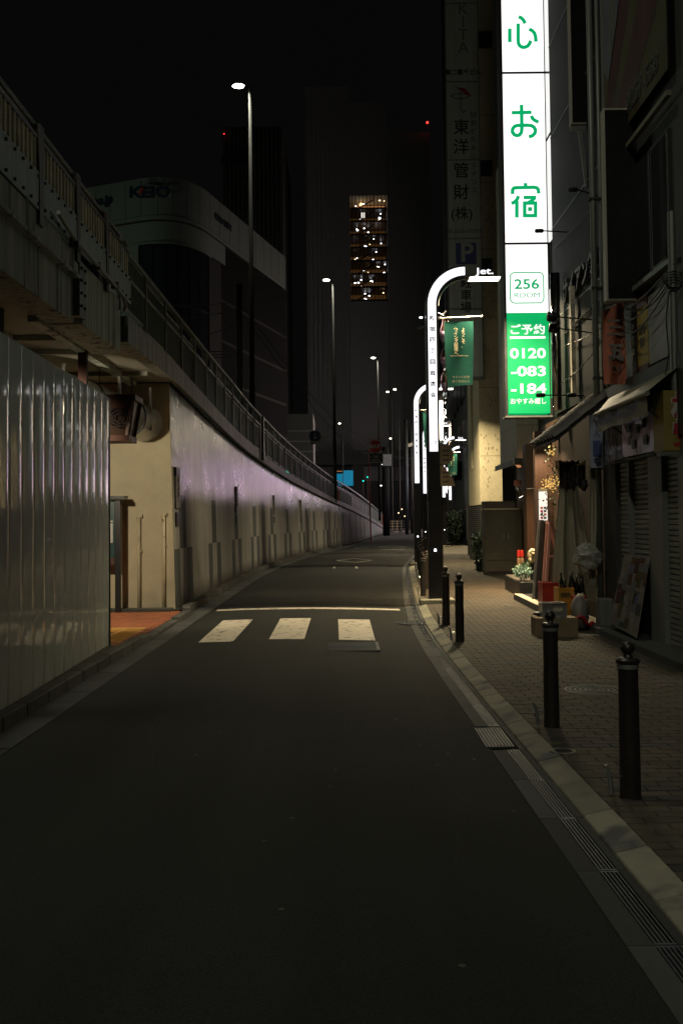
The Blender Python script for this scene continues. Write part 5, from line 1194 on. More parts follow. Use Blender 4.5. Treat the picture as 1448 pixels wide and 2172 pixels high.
MB().add([(a.x, 14.0, b.z), (b.x, 13.98, b.z), (b.x, 13.98, a.z + .10), (a.x, 14.0, a.z), (a.x, 14.03, b.z), (b.x, 14.01, b.z), (b.x, 14.01, a.z + .10), (a.x, 14.03, a.z)], [(0, 1, 2, 3), (4, 5, 6, 7), (0, 1, 5, 4), (1, 2, 6, 5), (3, 2, 6, 7), (3, 0, 4, 7)]).build('board', 'whiteboard', wb)
bx('blue_print', 'blue_ink', wb, a.x + .03, b.x - .03, 13.965, 13.975, b.z + .17, b.z + .38); text('Y', ((a.x + b.x) / 2, 13.97, b.z + .62), .16, 'brownbox', wb); text('人', ((a.x + b.x) / 2, 13.97, b.z + .48), .11, 'blue_ink', wb)
for k in range(2): bx('text_line', 'blue_ink', wb, a.x + .04, b.x - .04, 13.965, 13.975, b.z + .08 + .04 * k, b.z + .09 + .04 * k)
# vertical sign strip and metal column near the hotel sign
a, b = P(1209, 606, 16.4), P(1222, 832, 16.4)
t = thing('slim_vertical_sign', 'slim cream vertical sign strip with small dark letters right of the mirror wall', 'sign', (a.x, 16.4, b.z)); bx('board', 'cream_paint', t, a.x, b.x, 16.4, 16.5, b.z, a.z)
text('-ゴロルト・イン', ((a.x + b.x) / 2, 16.394, (a.z + b.z) / 2 + .25), .085, 'ink', t, vert=True, sp=1.35); text('DINING', ((a.x + b.x) / 2, 16.394, b.z + .35), .06, 'ink', t, vert=True, sp=.9)
t = thing('steel_column', 'round polished steel column catching a warm glint beside the slim sign', 'column', (3.8, 17.5, 3.6)); MB().tube([(3.78, 17.45, 3.5), (3.78, 17.45, 5.9)], .085, 20).build('shaft', 'mirror', t, smooth=True)
for i, (px, py, yy, lab) in enumerate(((1143, 489, 17.0, 'black spotlight on a thin arm across the white hotel sign'), (1170, 672, 15.2, 'twin drum shaped black spotlights, the upper one, before the green panel'), (1174, 696, 15.4, 'twin drum shaped black spotlights, the lower one'),
        (1146, 838, 16.0, 'small black spotlight crossing the digits of the green panel'), (1212, 838, 16.2, 'small black lamp tucked against the slim sign'), (1214, 402, 14.9, 'black floodlight with glinting rim beneath the higher LED box'))):
    c = P(px, py, yy); t = thing('spotlight', lab, 'spotlight', c, group='black arm mounted spotlights on the bar facade')
    if i in (1, 2): MB().tube([c + Vector((-.07, 0, .01)), c + Vector((.02, 0, 0)), c + Vector((.075, 0, -.01))], [.07, .085, .06], 16).build('lamp_drum', 'black_metal', t, smooth=True); MB().box(c.x + .03, c.x + .05, yy - .09, yy - .07, c.z, c.z + .02).build('screw', 'chrome', t)
    else: MB().tube([c + Vector((-.07, 0, .0)), c + Vector((-.05, 0, 0)), c + Vector((.06, 0, 0)), c + Vector((.075, 0, .0))], [.025, .036, .036, .02], 12).build('lamp_drum', 'black_metal', t, smooth=True)
    MB().tube([c + Vector((.07, 0, 0)), Vector((3.93, yy + .1, c.z - .03 * (i % 3)))], .011, 6).build('arm', 'black_metal', t)
# wires
wr = thing('overhead_wires', 'thin black service wires sagging along the bar and shop facade', 'cable', (3.7, 14, 4))
for x0, y0, z0, x1, y1, z1, s in ((3.85, 17, 4.55, 3.75, 11.2, 4.6, .2), (3.85, 17.5, 3.95, 3.6, 12.6, 4.25, .12), (3.6, 12.7, 4.3, 3.75, 11.1, 4.35, .22), (3.9, 18, 6.5, 3.8, 11.2, 6.3, .1)):
    MB().tube([(x0 + (x1 - x0) * i / 14, y0 + (y1 - y0) * i / 14, z0 + (z1 - z0) * i / 14 - s * math.sin(PI * i / 14)) for i in range(15)], .008, 5).build('wire', 'cable', wr)

# C: hotel building behind the sign
Hh = thing('hotel_building', 'beige tiled hotel building carrying the tall sign with a copper lit canopy', 'building', (6, 24, 0))
bx('rear_mass', 'build_grey', Hh, 5.05, 11, 20.6, 28.5, 0, 20)
bx('front_wall', 'build_dark', Hh, 4.62, 5.04, 20.6, 22.0, 3.5, 20)
cv = bx('canopy_box', 'joint', Hh, 4.52, 6.5, 25.62, 28.4, 3.06, 20)
n = 0
for i in range(7):
    for j in range(8):
        inst('wall_slab', None, None) if False else None
me_s = MB().box(-0.01, 0, 0, 0.385, 0, 0.93).mesh('wall_slab', 'tilewall'); me_f = MB().box(0, 0.385, -0.01, 0, 0, 0.93).mesh('wall_slab_front', 'tilewall')
for i in range(7):
    for j in range(9): inst('wall_slab', me_s, cv, (4.52, 25.63 + i * 0.392, 3.07 + j * 0.94))
for i in range(4):
    for j in range(9): inst('wall_slab', me_f, cv, (4.52 + i * 0.392, 25.62, 3.07 + j * 0.94))
bx('copper_soffit', 'copper_light', Hh, 4.40, 5.0, 25.35, 25.60, 3.0, 3.10)
bx('canopy_edge', 'chrome', Hh, 4.36, 5.02, 25.3, 25.34, 2.97, 3.14); bx('canopy_edge', 'greymetal', Hh, 4.36, 4.40, 25.34, 28.4, 2.97, 3.10)
for k in range(4): bx('soffit_lamp', 'copper_light', Hh, 4.55 + .11 * k, 4.62 + .11 * k, 26.0 + .5 * k, 26.3 + .5 * k, 3.03, 3.05)
lamp('warm_pool_light', Hh, (3.8, 22.0, 3.1), 'AREA', 170, (1.0, 0.58, 0.28), .5, .3)  # added lamp without a fixture, warms the pavement before the hotel
lamp('warm_pool_light', Hh, (3.62, 17.9, 2.9), 'AREA', 26, (1.0, 0.68, 0.42), .3, .3)  # second added lamp without a fixture, warms the bar entrance
bx('pillar', 'wood', Hh, P(1117, 1100, 24).x, P(1146, 1100, 24).x, 24.0, 24.4, SW, 3.4)
bx('entrance_wall', 'wood', Hh, 5.0, 5.05, 20.6, 28.4, SW, 3.0)
t = thing('clamp_lamp', 'black clamp spotlight on a rod, its lit mouth pointing down over the planter', 'spotlight', P(1100, 1045, 20.8)); c = P(1101, 1043, 20.8)
MB().tube([c + Vector((-.06, 0, .1)), c + Vector((-.02, 0, 0)), c + Vector((.03, 0, -.10))], [.035, .05, .06], 14).build('lamp_drum', 'black_metal', t, smooth=True)
MB().tube([c + Vector((.032, 0, -.102)), c + Vector((.034, 0, -.106))], .045, 14).build('lamp_mouth', 'lamp_glow', t)
MB().tube([c + Vector((0, 0, .05)), c + Vector((.5, -.2, .07))], .01, 6).build('rod', 'black_metal', t); bx('mount_block', 'brownbox', t, c.x - .1, c.x + .05, 20.8, 20.9, c.z + .12, c.z + .24)
lamp('lamp_light', t, tuple(c + Vector((.04, 0, -.14))), 'SPOT', 170, (1.0, 0.72, 0.42), .04, rot=(math.radians(-4), math.radians(12), 0), spot=math.radians(105))
# utility cabinet
t = thing('utility_cabinet', 'big dark olive double door utility cabinet with a pale top strip on the pavement', 'cabinet', (4.8, 28, SW))
x0, x1 = P(1028, 1140, 28.0).x, P(1117, 1140, 28.0).x; zt_ = P(1070, 1072, 28.0).z
bx('cabinet_body', 'cabinet', t, x0, x1, 28.0, 28.6, SW + .1, zt_ - .12); bx('base', 'dark_metal', t, x0 + .02, x1 - .02, 28.03, 28.6, SW, SW + .1)
bx('top_strip', 'cream_paint', t, x0 - .01, x1 + .01, 27.97, 28.62, zt_ - .12, zt_ - .08); bx('top_box', 'cabinet', t, x0, x1 - .25, 28.0, 28.6, zt_ - .08, zt_ + .12)
for i in range(2):
    d = bx('door', 'cabinet', t, x0 + .02 + i * (x1 - x0) / 2, x0 - .02 + (i + 1) * (x1 - x0) / 2, 27.975, 27.998, SW + .42, zt_ - .15); xh = (x0 + x1) / 2 + (-.08 if i == 0 else .05)
    MB().box(xh, xh + .03, 27.95, 27.974, 1.05, 1.2).build('handle', 'greymetal', d)
text('NTT', (x0 + .3, 27.96, .62), .09, 'greymetal', t)
# D: cream speckled building with the tenant sign column
D = thing('cream_building', 'speckled cream concrete office building with a dark louvred base behind the flag', 'building', (5.5, 37, 0))
xa_, xb_ = P(1016, 900, 36.5).x, P(1063, 900, 36.5).x
zb_ = P(1040, 1070, 36.5).z
bx('column_face', 'speckle', D, xa_, xb_, 36.5, 37.0, zb_, 26)
bx('column_wall', 'speckle', D, xa_, xa_ + .4, 37.0, 38.2, zb_, 26); bx('rear_pier', 'speckle', D, xa_ + .02, xa_ + .4, 39.0, 39.9, zb_, 26); bx('rear_mass', 'build_dark', D, xa_ + .45, 12, 37.05, 44, 0, 26); bx('glass_strip', 'glass_dark', D, xa_ + .1, xa_ + .3, 38.2, 39.0, 3.6, 26); bx('sill_block', 'speckle', D, xa_ + .01, xa_ + .4, 38.2, 39.0, zb_, 3.58)
for z in (3.9, 6.4, 9.0, 11.5, 14, 16.5): bx('panel_joint', 'speck_spot', D, xa_ - .003, xb_ + .003, 36.497, 36.51, z, z + .03)
mb = MB(); rnd = random.Random(4)
for _ in range(420):
    x = rnd.uniform(xa_ + .03, xb_ - .04); z = rnd.uniform(zb_ + .05, 14); w_ = rnd.choice((.012, .015, .02, .045)); h_ = w_ * rnd.uniform(1.4, 2.4)
    mb.add([(x - w_ / 2, 36.497, z - h_ / 2), (x + w_ / 2, 36.497, z - h_ / 2), (x + w_ / 2, 36.497, z + h_ / 2), (x - w_ / 2, 36.497, z + h_ / 2)], [(0, 1, 2, 3)])
mb.build('wall_speckle', 'speck_spot', D, kind='stuff')
me_l = MB().box(0, xb_ - xa_ - .02, 0, .03, 0, .055).mesh('louvre', 'dark_tile'); bx('base_wall', 'dark_void', D, xa_ + .01, xb_, 36.56, 37, SW, zb_)
for i in range(int((zb_ - .1) / .075)): inst('louvre', me_l, D, (xa_ + .01, 36.52, .08 + i * .075))
me_l2 = MB().box(0, .03, 0, 3.3, 0, .055).mesh('side_louvre', 'dark_tile'); bx('side_base', 'dark_void', D, xa_ + .05, xa_ + .4, 37.0, 40, SW, zb_)
for i in range(int((zb_ - .1) / .075)): inst('louvre', me_l2, D, (xa_ + .0, 36.6, .08 + i * .075))
bx('steel_trim', 'cream_paint', D, xb_ - .25, xb_ - .22, 36.48, 36.53, SW, zb_)
# tenant sign
ts = thing('tenant_sign', 'tall unlit grey sign column of office names reading down to a parking sign', 'sign', (4.2, 36, 6))
Ys = 36.0; xs0, xs1 = P(947, 400, Ys).x, P(1020, 400, Ys).x
edges = [-190, 5, 172, 338, 505, 655, 800]
for i in range(6):
    z1, z0 = P(980, edges[i], Ys).z, P(980, edges[i + 1], Ys).z
    bx('sign_board', 'sign_grey', ts, xs0 + .05, xs1 - .04, Ys, Ys + .3, z0 + .03, z1 - .03)
bx('frame_case', 'greymetal', ts, xs0 - .1, xs1, Ys + .05, Ys + .28, P(980, 805, Ys).z, P(980, -190, Ys).z)
bx('frame_edge', 'dark_metal', ts, xs0 - .12, xs0 + .0, Ys + .0, Ys + .045, P(980, 805, Ys).z, P(980, -190, Ys).z)
def ttext(s, px, py, h, m='ink', **k): q = P(px, py, Ys); return text(s, (q.x, Ys - .005, q.z), h, m, ts, **k)
for ch, py in zip('東洋管財', (271, 313, 363, 409)): ttext(ch, 978, py, .60, bold=.006)
ttext('(株)', 979, 454, .50, bold=.006)
for i, ch in enumerate('総合ビルメン'): ttext(ch, 1004, 243 + i * 17.5, .25)
for i, ch in enumerate('テナンス'): ttext(ch, 1005, 352 + i * 17, .25)
ttext('TEL3356-3525㈹', 984, 490, .19); ttext('第二喜多ビル', 982, 153, .22, bold=.006)
q0, q1 = P(966, 515, Ys), P(1010, 560, Ys); bx('parking_plate', 'blue_ink', ts, q0.x, q1.x, Ys - .02, Ys - .002, q1.z, q0.z)
text('P', ((q0.x + q1.x) / 2 + .02, Ys - .026, (q0.z + q1.z) / 2), .95, 'sign_grey', ts, bold=.02)
for i, ch in enumerate('駐車場'): ttext(ch, 988, 601 + i * 26, .42, bold=.006)
ttext('KITA', 982, 60, .6, 'greymetal', bold=.0, vert=True, sp=.8); c = P(975, 80, Ys)
ring = [(960 + 18 * math.cos(k * PI / 8) + 15, 203 + 5.5 * math.sin(k * PI / 8)) for k in range(17)]
stroke_mesh([ring, [(977, 190), (977, 228), (981, 238), (988, 232)], [(965, 183), (998, 203)]], 1.6, lambda u, v, t_: P(u, v, Ys - .006 - t_)).build('emblem', 'ink', ts)
MB().prism([(970, 184), (985, 186), (999, 202), (985, 198)], lambda u, v, t_: P(u, v, Ys - .012 - t_), 0, .003).build('emblem_mark', 'red_ink', ts)
for py in (75, 350, 560): bx('bracket', 'dark_metal', ts, xs1 - .02, P(1045, py, Ys).x, Ys + .2, Ys + .45, P(980, py + 15, Ys).z, P(980, py - 15, Ys).z)
# shrubs on the pavement
for i, (x, y, r, lab) in enumerate(((P(1014, 1150, 33).x, 33, (.22, .25, .55), 'dark leafy shrub in front of the louvred base'), (P(1018, 1195, 30).x, 30, (.14, .2, .22), 'low trailing plant beside the utility cabinet'))):
    t = thing('shrub', lab, 'shrub', (x, y, SW)); mb = MB(); leaf_cloud(mb, (x, y, SW + r[2] * (1.2 if i == 0 else .9)), r, 700, .075, 20 + i); mb.build('foliage', 'leaf', t, kind='stuff')
    MB().tube([(x, y, SW), (x + .05, y, SW + r[2])], .02, 6).build('stem', 'wood', t)
t = thing('far_hedge', 'dark mass of shrubs at the far end of the pavement', 'hedge', (7.2, 66, SW), kind='stuff'); mb = MB()
for k in range(4): leaf_cloud(mb, (P(957 + k * 9, 1100, 60).x, 60 + k, 1.1), (.5, .8, 1.15), 500, .16, 40 + k)
M['leaf_black'] = mat('leaf_night', (0.008, 0.014, 0.008), 0.7, spec=.1)
mb.build('foliage', 'leaf_black', t, kind='stuff')
# wooden shape boards behind the posts
for i, (px, py, shp, lab) in enumerate(((938, 964, 'disc', 'round wooden signboard with carved plates behind the nearest lamp post'), (938, 1010, 'tri', 'wedge shaped wooden signboard below the round one'))):
    Y_ = 26.0; c = P(px, py, Y_); t = thing('wooden_signboard', lab, 'sign', (c.x, Y_, c.z))
    poly = [(c.x + .285 * math.cos(k * PI / 14), c.z + .285 * math.sin(k * PI / 14)) for k in range(28)] if shp == 'disc' else [(c.x - .1, c.z - .26), (c.x + .33, c.z - .26), (c.x + .26, c.z - .05), (c.x + .1, c.z + .18), (c.x + .0, c.z + .32), (c.x - .1, c.z + .3)]
    MB().prism(poly, lambda u, v, q: (u, Y_ + q, v), 0, .05).build('board', 'cardboard', t)
    for k in range(3): bx('carved_plate', 'darkwood', t, c.x + .0, c.x + .17, Y_ - .006, Y_ - .001, c.z - .16 + k * .12, c.z - .12 + k * .12)
t = thing('signboard_post', 'thin dark post carrying the two wooden signboards', 'post', (2.4, 26.1, SW)); MB().tube([(P(934, 1000, 26).x, 26.1, SW), (P(934, 1000, 26).x, 26.1, 3.6)], .05, 10).build('shaft', 'black_metal', t)
# E: darker buildings further along the right side, with glowing signs added for the wall's reflections
sg = [('pink_sign', (1.0, 0.60, 0.74)), ('violet_sign', (0.66, 0.62, 1.0)), ('amber_sign', (1.0, 0.55, 0.2)), ('cyan_sign', (0.25, 0.7, 1.0)), ('cream_sign', (1.0, 0.85, 0.62)), ('red_sign', (1.0, 0.2, 0.15))]  # glow colours of the added signs, met only in reflections
for n_, c in sg: M[n_] = emit(n_, c, 0.8); M['big_' + n_] = emit('big_' + n_, [.35 + .65 * q_ for q_ in c], 4.6)
desc = ['narrow dark building after the cream one', 'second dark building along the far right side', 'third dark building along the far right side', 'fourth dark building along the far right side', 'last dark building on the right before the crossing']
yy = 45.0; bi = 0
for ln in (14, 16, 18, 20, 24):
    xm = max(XF(yy), XF(yy + ln)) + .4; xn = XF(yy) + .6
    t = thing('shop_building', desc[bi], 'building', (xn + 4, yy, 0))
    MB().prism([(XF(yy) + .6, yy), (XF(yy + ln - .4) + .6, yy + ln - .4), (XF(yy) + 14, yy + ln - .4), (XF(yy) + 14, yy)], lambda u, v, q: (u, v, q), 0, (17, 20, 18, 21, 23.5)[bi]).build('facade_wall', 'build_grey', t)
    for k in range(int(ln / 4)):
        y0 = yy + 1 + 4 * k; nm = sg[(k * 2 + bi * 3) % 6][0]
        z0, hgt = ((2.7, .4), (3.0, .5), (2.8, .35), (3.2, .45))[(k + bi) % 4] if y0 < 76 else ((4.2, 3.4), (5.0, 2.2), (4.0, 4.5), (6.0, 3.0))[(k + bi) % 4]; nm = nm if y0 < 76 else 'big_' + nm
        X_ = max(XF(y0), XF(y0 + 2.2)) + .55
        if y0 > 76: MB().prism([(XF(y0) + .545, y0), (XF(y0 + 2.2) + .545, y0 + 2.2), (XF(y0 + 2.2) + .6, y0 + 2.2), (XF(y0) + .6, y0)], lambda u, v, q: (u, v, q), z0, z0 + hgt).build('added_glow_sign', nm, t)
        f = MB().box(XF(y0) + .5, XF(y0) + .68, y0, y0 + 2.4, .4, 2.3).build('shop_window', 'dark_metal', t)
        MB().box(XF(y0) + .46, XF(y0) + .49, y0 + .1, y0 + 2.3, .5, 2.2).build('pane', 'glass_dark', f)
        for fl in range(4):
            f = MB().box(XF(y0) + .5, XF(y0) + .64, y0, y0 + 1.8, 6 + fl * 3, 7.6 + fl * 3).build('window', 'glass_dark', t)
    yy += ln; bi += 1

# lit panels added edge on along the far facades, only for the coated wall's reflections
far_sg = thing('added_sign_row', 'rows of glowing coloured shop signs fixed flat along the far right facades', 'sign', (12, 96, 4))
rnd2 = random.Random(9); y0 = 92.0
while y0 < 146:
    ln = rnd2.uniform(2.2, 4.5); nm = 'big_' + rnd2.choice(('pink_sign', 'violet_sign', 'pink_sign', 'amber_sign', 'violet_sign', 'cyan_sign' if y0 < 110 else 'pink_sign'))
    for nm_, za, zb in ((nm, 4.3, rnd2.uniform(6.2, 8.8)), ('big_cream_sign', 9.2, rnd2.uniform(11, 14.5))):
        y1 = min(y0 + ln - .2, 146.5)
        MB().prism([(XF(y0) + .50, y0), (XF(y1) + .50, y1), (XF(y1) + .59, y1), (XF(y0) + .59, y0)], lambda u, v, q: (u, v, q), za, zb).build('lit_panel', nm_, far_sg)
    y0 += ln
# ================================================================== FAR THINGS
# glowing screens added across the crossing, unseen from here, to colour the wall's reflection
M['screen_a'] = emit('screen_pink', (1, 1, 1), 9.0, (0.35, [(0.36, (0.95, 0.50, 0.62)), (0.5, (0.55, 0.45, 0.80)), (0.62, (1.0, 0.55, 0.32))]))
M['screen_b'] = emit('screen_cream', (1.0, 0.82, 0.62), 9.0)
t = thing('added_screen_block', 'unseen block added across the crossing, its pink and cream screens colouring the wall reflection', 'building', (35, 186, 0))
bx('block_wall', 'build_dark', t, 17.1, 62, 184.6, 215, 0, 30)
bx('added_pink_screen', 'screen_a', t, 17.7, 50, 184, 184.4, 7.3, 14.8); bx('added_cream_screen', 'screen_b', t, 17.7, 50, 184, 184.4, 16.4, 23.5)
# tall highway lamps
def highway(x, y, lab, z=None, rot_=PI):
    z = z or 16.6
    t = thing('highway_lamp', lab, 'street lamp', (x, y, ZP(y) if y > 18 else 4.6), group='tall highway lamps on the elevated road')
    z0 = ZP(y) - .3 if y > 14 else 4.5
    MB().tube([(x, y, z0), (x, y, z0 + 5), (x, y, z - .15)], [.11, .09, .055], 12).build('mast', 'mast', t, smooth=True)
    MB().tube([(x, y, z - .2), (x - .04, y, z - .05), (x - .25, y, z)], .035, 8).build('arm', 'mast', t)
    MB().blob((x - .42, y, z + .01), .2, 1, .0, 14, 8, (1.15, .7, .38)).build('head', 'far_lamp', t, smooth=True)
    lamp('lamp_light', t, (x - .42, y, z - .12), 'AREA', 170 if y > 20 else HW_NEAR * (1 if y > 0 else 4.5), (1.0, 0.97, 0.80), .5, .3, spread=165 if y < 20 else 115)
    return t
HW_NEAR = 310
c = P(530, 182, 36.0); highway(c.x, 36, 'tallest highway lamp with a glaring white head, nearest in view', c.z)
c = P(706, 594, 63.0); highway(c.x, 63, 'second highway lamp, its head level with the lit atrium', c.z)
c = P(801, 759, 92.0); highway(c.x, 92, 'third highway lamp, thin mast left of the hydrant sign', c.z)
highway(-3.1, 8.5, 'highway lamp above the bridge next to the camera', 17); highway(-3.1, -14, 'highway lamp on the bridge behind the camera', 17)
for i, (px, py, yy, s) in enumerate(((837, 826, 125, .28), (822, 831, 130, .26), (720, 898, 150, .26), (828, 930, 160, .26), (640, 967, 160, .26), (820, 980, 165, .2), (808, 1030, 170, .2), (811, 985, 175, .2), (948, 885, 85, .2), (950, 924, 95, .18), (968, 936, 80, .22), (967, 956, 90, .2), (987, 936, 75, .25), (989, 962, 98, .25), (987, 991, 120, .22))):
    s *= .65; c = P(px, py, yy)
    t = thing('distant_lamp', ['right one of the close pair of far lamps over the crossing', 'left one of the close pair of far lamps', 'far lamp just right of the second mast', 'far lamp above the utility pole', 'far lamp over the railing in mid view', 'far lamp with a short drop bracket by the utility pole', 'lowest far lamp left of the utility pole', 'dim far lamp beside the drop bracket lamp', 'far shop street lamp beside the nearest strip', 'small far lamp under the flag', 'far lamp right of the fourth arch', 'far lamp under the fourth arch lamp', 'bright far lamp touching the cream building', 'bright lower lamp touching the cream building', 'small lamp low beside the cream building'][i], 'lamp', c, group='lamps far off at the crossing')
    MB().blob(c, s, i, 0, 12, 8, (1.1, .7, .5)).build('glowing_head', 'far_lamp', t, smooth=True)
    if i < 2: lamp('lamp_light', t, (c.x, yy + (6 if i else 0), c.z + .5), 'POINT', 130, (.92, 1.0, .9), .3)
    MB().tube([(c.x + s, yy, c.z), (c.x + s + .3, yy, c.z - .4), (c.x + s + .3, yy, 0)], .06, 6).build('mast', 'dark_metal', t)
# round blue sign, hydrant sign, poles
t = thing('blue_road_sign', 'round blue road sign with a white plate on an arm from the second mast', 'road sign', P(667, 925, 60))
c = P(667, 925, 60); MB().tube([c + Vector((0, .02, 0)), c + Vector((0, .05, 0))], .33, 24).build('disc', 'blue_ink', t); MB().tube([c + Vector((.04, .06, 0)), c + Vector((.04, .08, 0))], .37, 24).build('rear_disc', 'greymetal', t)
MB().bar(c + Vector((-.02, 0, -.16)), c + Vector((.02, 0, .18)), .05).build('arrow', 'white_ink', t); MB().bar(c + Vector((-.02, 0, -.16)), c + Vector((.12, 0, -.05)), .05).build('arrow', 'white_ink', t)
bx('plate', 'white_ink', t, c.x - .26, c.x + .32, 59.98, 60.02, c.z - .50, c.z - .30); text('自転車 可', (c.x + .02, 59.97, c.z - .40), .14, 'ink', t)
e = P(703, 930, 60); MB().tube([c + Vector((.1, .1, -.12)), Vector((e.x - .2, 60.1, c.z - .1)), Vector((e.x, 60.2, c.z - .2))], .035, 8).build('arm', 'chrome', t)
c = P(795, 947, 76); g = G(786, 1152); t = thing('hydrant_sign', 'round red fire hydrant sign on a red pole above a bordered dark plate', 'road sign', (2.2, 76, 0)); e = P(782, 1000, 76)
MB().tube([(e.x + .1, 76.1, 0), (e.x, 76.1, P(782, 940, 76).z)], .05, 8).build('pole', 'redpaint', t)
M['red_sign_face'] = mat('red_sign_face', (0.5, 0.03, 0.02), 0.4); MB().tube([(c.x, 76, c.z), (c.x, 76.03, c.z)], .54, 30).build('disc', 'paper', t); MB().tube([(c.x, 75.97, c.z), (c.x, 75.995, c.z)], .48, 30).build('red_face', 'red_sign_face', t)
text('消火栓', (c.x, 75.95, c.z), .36, 'white_ink', t, bold=.01)
q = P(797, 971, 76); bx('plate_border', 'paper', t, q.x - .54, q.x + .54, 76, 76.03, q.z - .36, q.z + .36); bx('plate', 'dark_metal', t, q.x - .50, q.x + .50, 75.97, 75.995, q.z - .32, q.z + .32)
text('・TIC・', (q.x, 75.95, q.z + .06), .28, 'white_ink', t); text('新宿四丁目', (q.x, 75.95, q.z - .2), .14, 'white_ink', t)
MB().tube([(e.x, 76.1, c.z + .5), (c.x + .3, 76.1, c.z + .6)], .03, 6).build('top_arm', 'redpaint', t)
for i, (px, py0, yy, r, lab) in enumerate(((507, 602, 45, .14, 'grey green utility pole standing left of the tallest mast'), (817, 948, 105, .38, 'thick pale utility pole behind the hydrant sign'), (872, 890, 120, .28, 'dark thick pole near the second lamp post'), (860, 890, 110, .2, 'slender dark pole near the second lamp post'))):
    c = P(px, py0, yy); t = thing('utility_pole', lab, 'pole', (c.x, yy, 0)); MB().tube([(c.x, yy, 0), (c.x, yy, c.z)], r, 10).build('shaft', 'mast' if i < 2 else 'build_dark', t, smooth=True)
    if i == 0:
        for k in range(3): MB().bar((c.x - 1.6, yy, P(500, 745 + 8 * k, yy).z), (c.x, yy, P(500, 745 + 4 * k, yy).z), .05).build('cross_arm', 'dark_metal', t)
    if i == 1: bx('transformer', 'greymetal', t, c.x - .3, c.x + .6, yy - .5, yy, c.z - 2, c.z - .8)
t = thing('drain_downpipe', 'dark downpipe with reddish reflector fixed across the ramp railing', 'pipe', (XL(61), 61, 2))
c = P(711, 1000, 60.5); MB().tube([(c.x, 60.5, ZP(60.5) - .2), (c.x, 60.5, ZR(60.5) + 1.2)], .09, 10).build('pipe_shaft', 'black_metal', t); MB().tube([(c.x + .18, 60.3, P(713, 1062, 60.5).z), (c.x + .18, 60.3, P(713, 1040, 60.5).z)], .07, 10).build('reflector', 'orange_cloth', t)
t = thing('rail_post_box', 'dark bracket post bolted to the parapet joint in mid wall', 'post', (XL(34), 34, 3.6)); bx('post_body', 'black_metal', t, XL(34.3) + .07, XL(34.3) + .15, 34.1, 34.35, ZD(34) + .05, ZR(34) - .1)
t = thing('green_signal', 'green traffic light seen through the ramp railing', 'traffic light', P(610, 1000, 70)); c = P(611, 999, 70); MB().blob(c, .14, 0, 0, 12, 8, (1, .5, 1)).build('lens', 'green_led', t); bx('signal_case', 'black_metal', t, c.x - .5, c.x + .5, 70.1, 70.4, c.z - .25, c.z + .25); MB().tube([(c.x, 70.2, 2), (c.x, 70.2, c.z)], .05, 6).build('pole', 'dark_metal', t)
a, b = P(714, 998, 155), P(749, 1030, 155); t = thing('cyan_billboard', 'glowing plain blue billboard beyond the ramp', 'billboard', ((a.x + b.x) / 2, 155, b.z)); bx('lit_face', 'cyan_panel', t, a.x + 1.0, b.x, 155, 155.4, b.z, a.z); bx('lit_face', 'cyan_panel', t, a.x, a.x + .99, 155, 155.4, b.z, a.z - .5)
bx('leg', 'dark_metal', t, a.x + 1, a.x + 1.2, 155.1, 155.3, 0, b.z); bx('top_bar', 'copper_light', t, a.x - .2, a.x + .9, 154.9, 155, a.z - .15, a.z - .08)
# guard rail at the end
for i, (x, y, lab) in enumerate(((P(822, 1110, 128).x, 128, 'white pipe guard fence at the end of the ramp'), (P(850, 1110, 133).x, 133, 'dimmer guard fence right of the white one'))):
    t = thing('guard_fence', lab, 'fence', (x, y, 0))
    for k in range(4): MB().tube([(x + k * .6, y, 0), (x + k * .6, y, 1.6)], .04, 6).build('fence_post', 'cream_paint' if i == 0 else 'greymetal', t)
    for z in (.5, .85, 1.2, 1.5): MB().tube([(x, y, z), (x + 1.8, y, z)], .035, 6).build('fence_rail', 'cream_paint' if i == 0 else 'greymetal', t)
t = thing('orange_barrier', 'small orange road barrier beyond the railing end', 'barrier', P(820, 1098, 126)); c = P(818, 1095, 126); bx('panel', 'orange_cloth', t, c.x - .5, c.x + .4, 126, 126.2, 0.6, c.z + .3); bx('foot', 'dark_metal', t, c.x - .4, c.x + .3, 125.8, 126.4, 0, .6)
for i, (px, py, yy) in enumerate(((893, 947, 90), (870, 945, 100))):
    if i == 0:
        continue
    c = P(865, 945, yy); t = thing('security_camera', 'small pale camera bracket on the far pole', 'camera', c); MB().bar(c, c + Vector((.9, 0, .25)), .3).build('housing', 'cream_paint', t); MB().bar(c + Vector((.4, 0, 0)), c + Vector((.5, 0, -.7)), .1).build('arm', 'dark_metal', t)
for i, (px, py) in enumerate(((880, 1164), (903, 1134), (941, 1117), (960, 1103))): pass

wl = thing('street_wires', 'bundle of dark wires running from the utility pole by the tallest mast', 'cable', P(507, 640, 45))
for (a0_, b0_, sg_) in ((P(507, 640, 45), P(150, 560, 70), 1.2), (P(507, 655, 45), P(150, 600, 70), 1.4), (P(507, 640, 45), P(817, 960, 105), 1.5), (P(507, 655, 45), P(817, 972, 105), 1.8), (P(817, 965, 105), P(960, 955, 150), .8), (P(500, 690, 45), P(250, 720, 60), .5)):
    MB().tube([a0_ + (b0_ - a0_) * (i / 16) - Vector((0, 0, sg_ * math.sin(PI * i / 16))) for i in range(17)], .016, 5).build('wire', 'mast', wl)
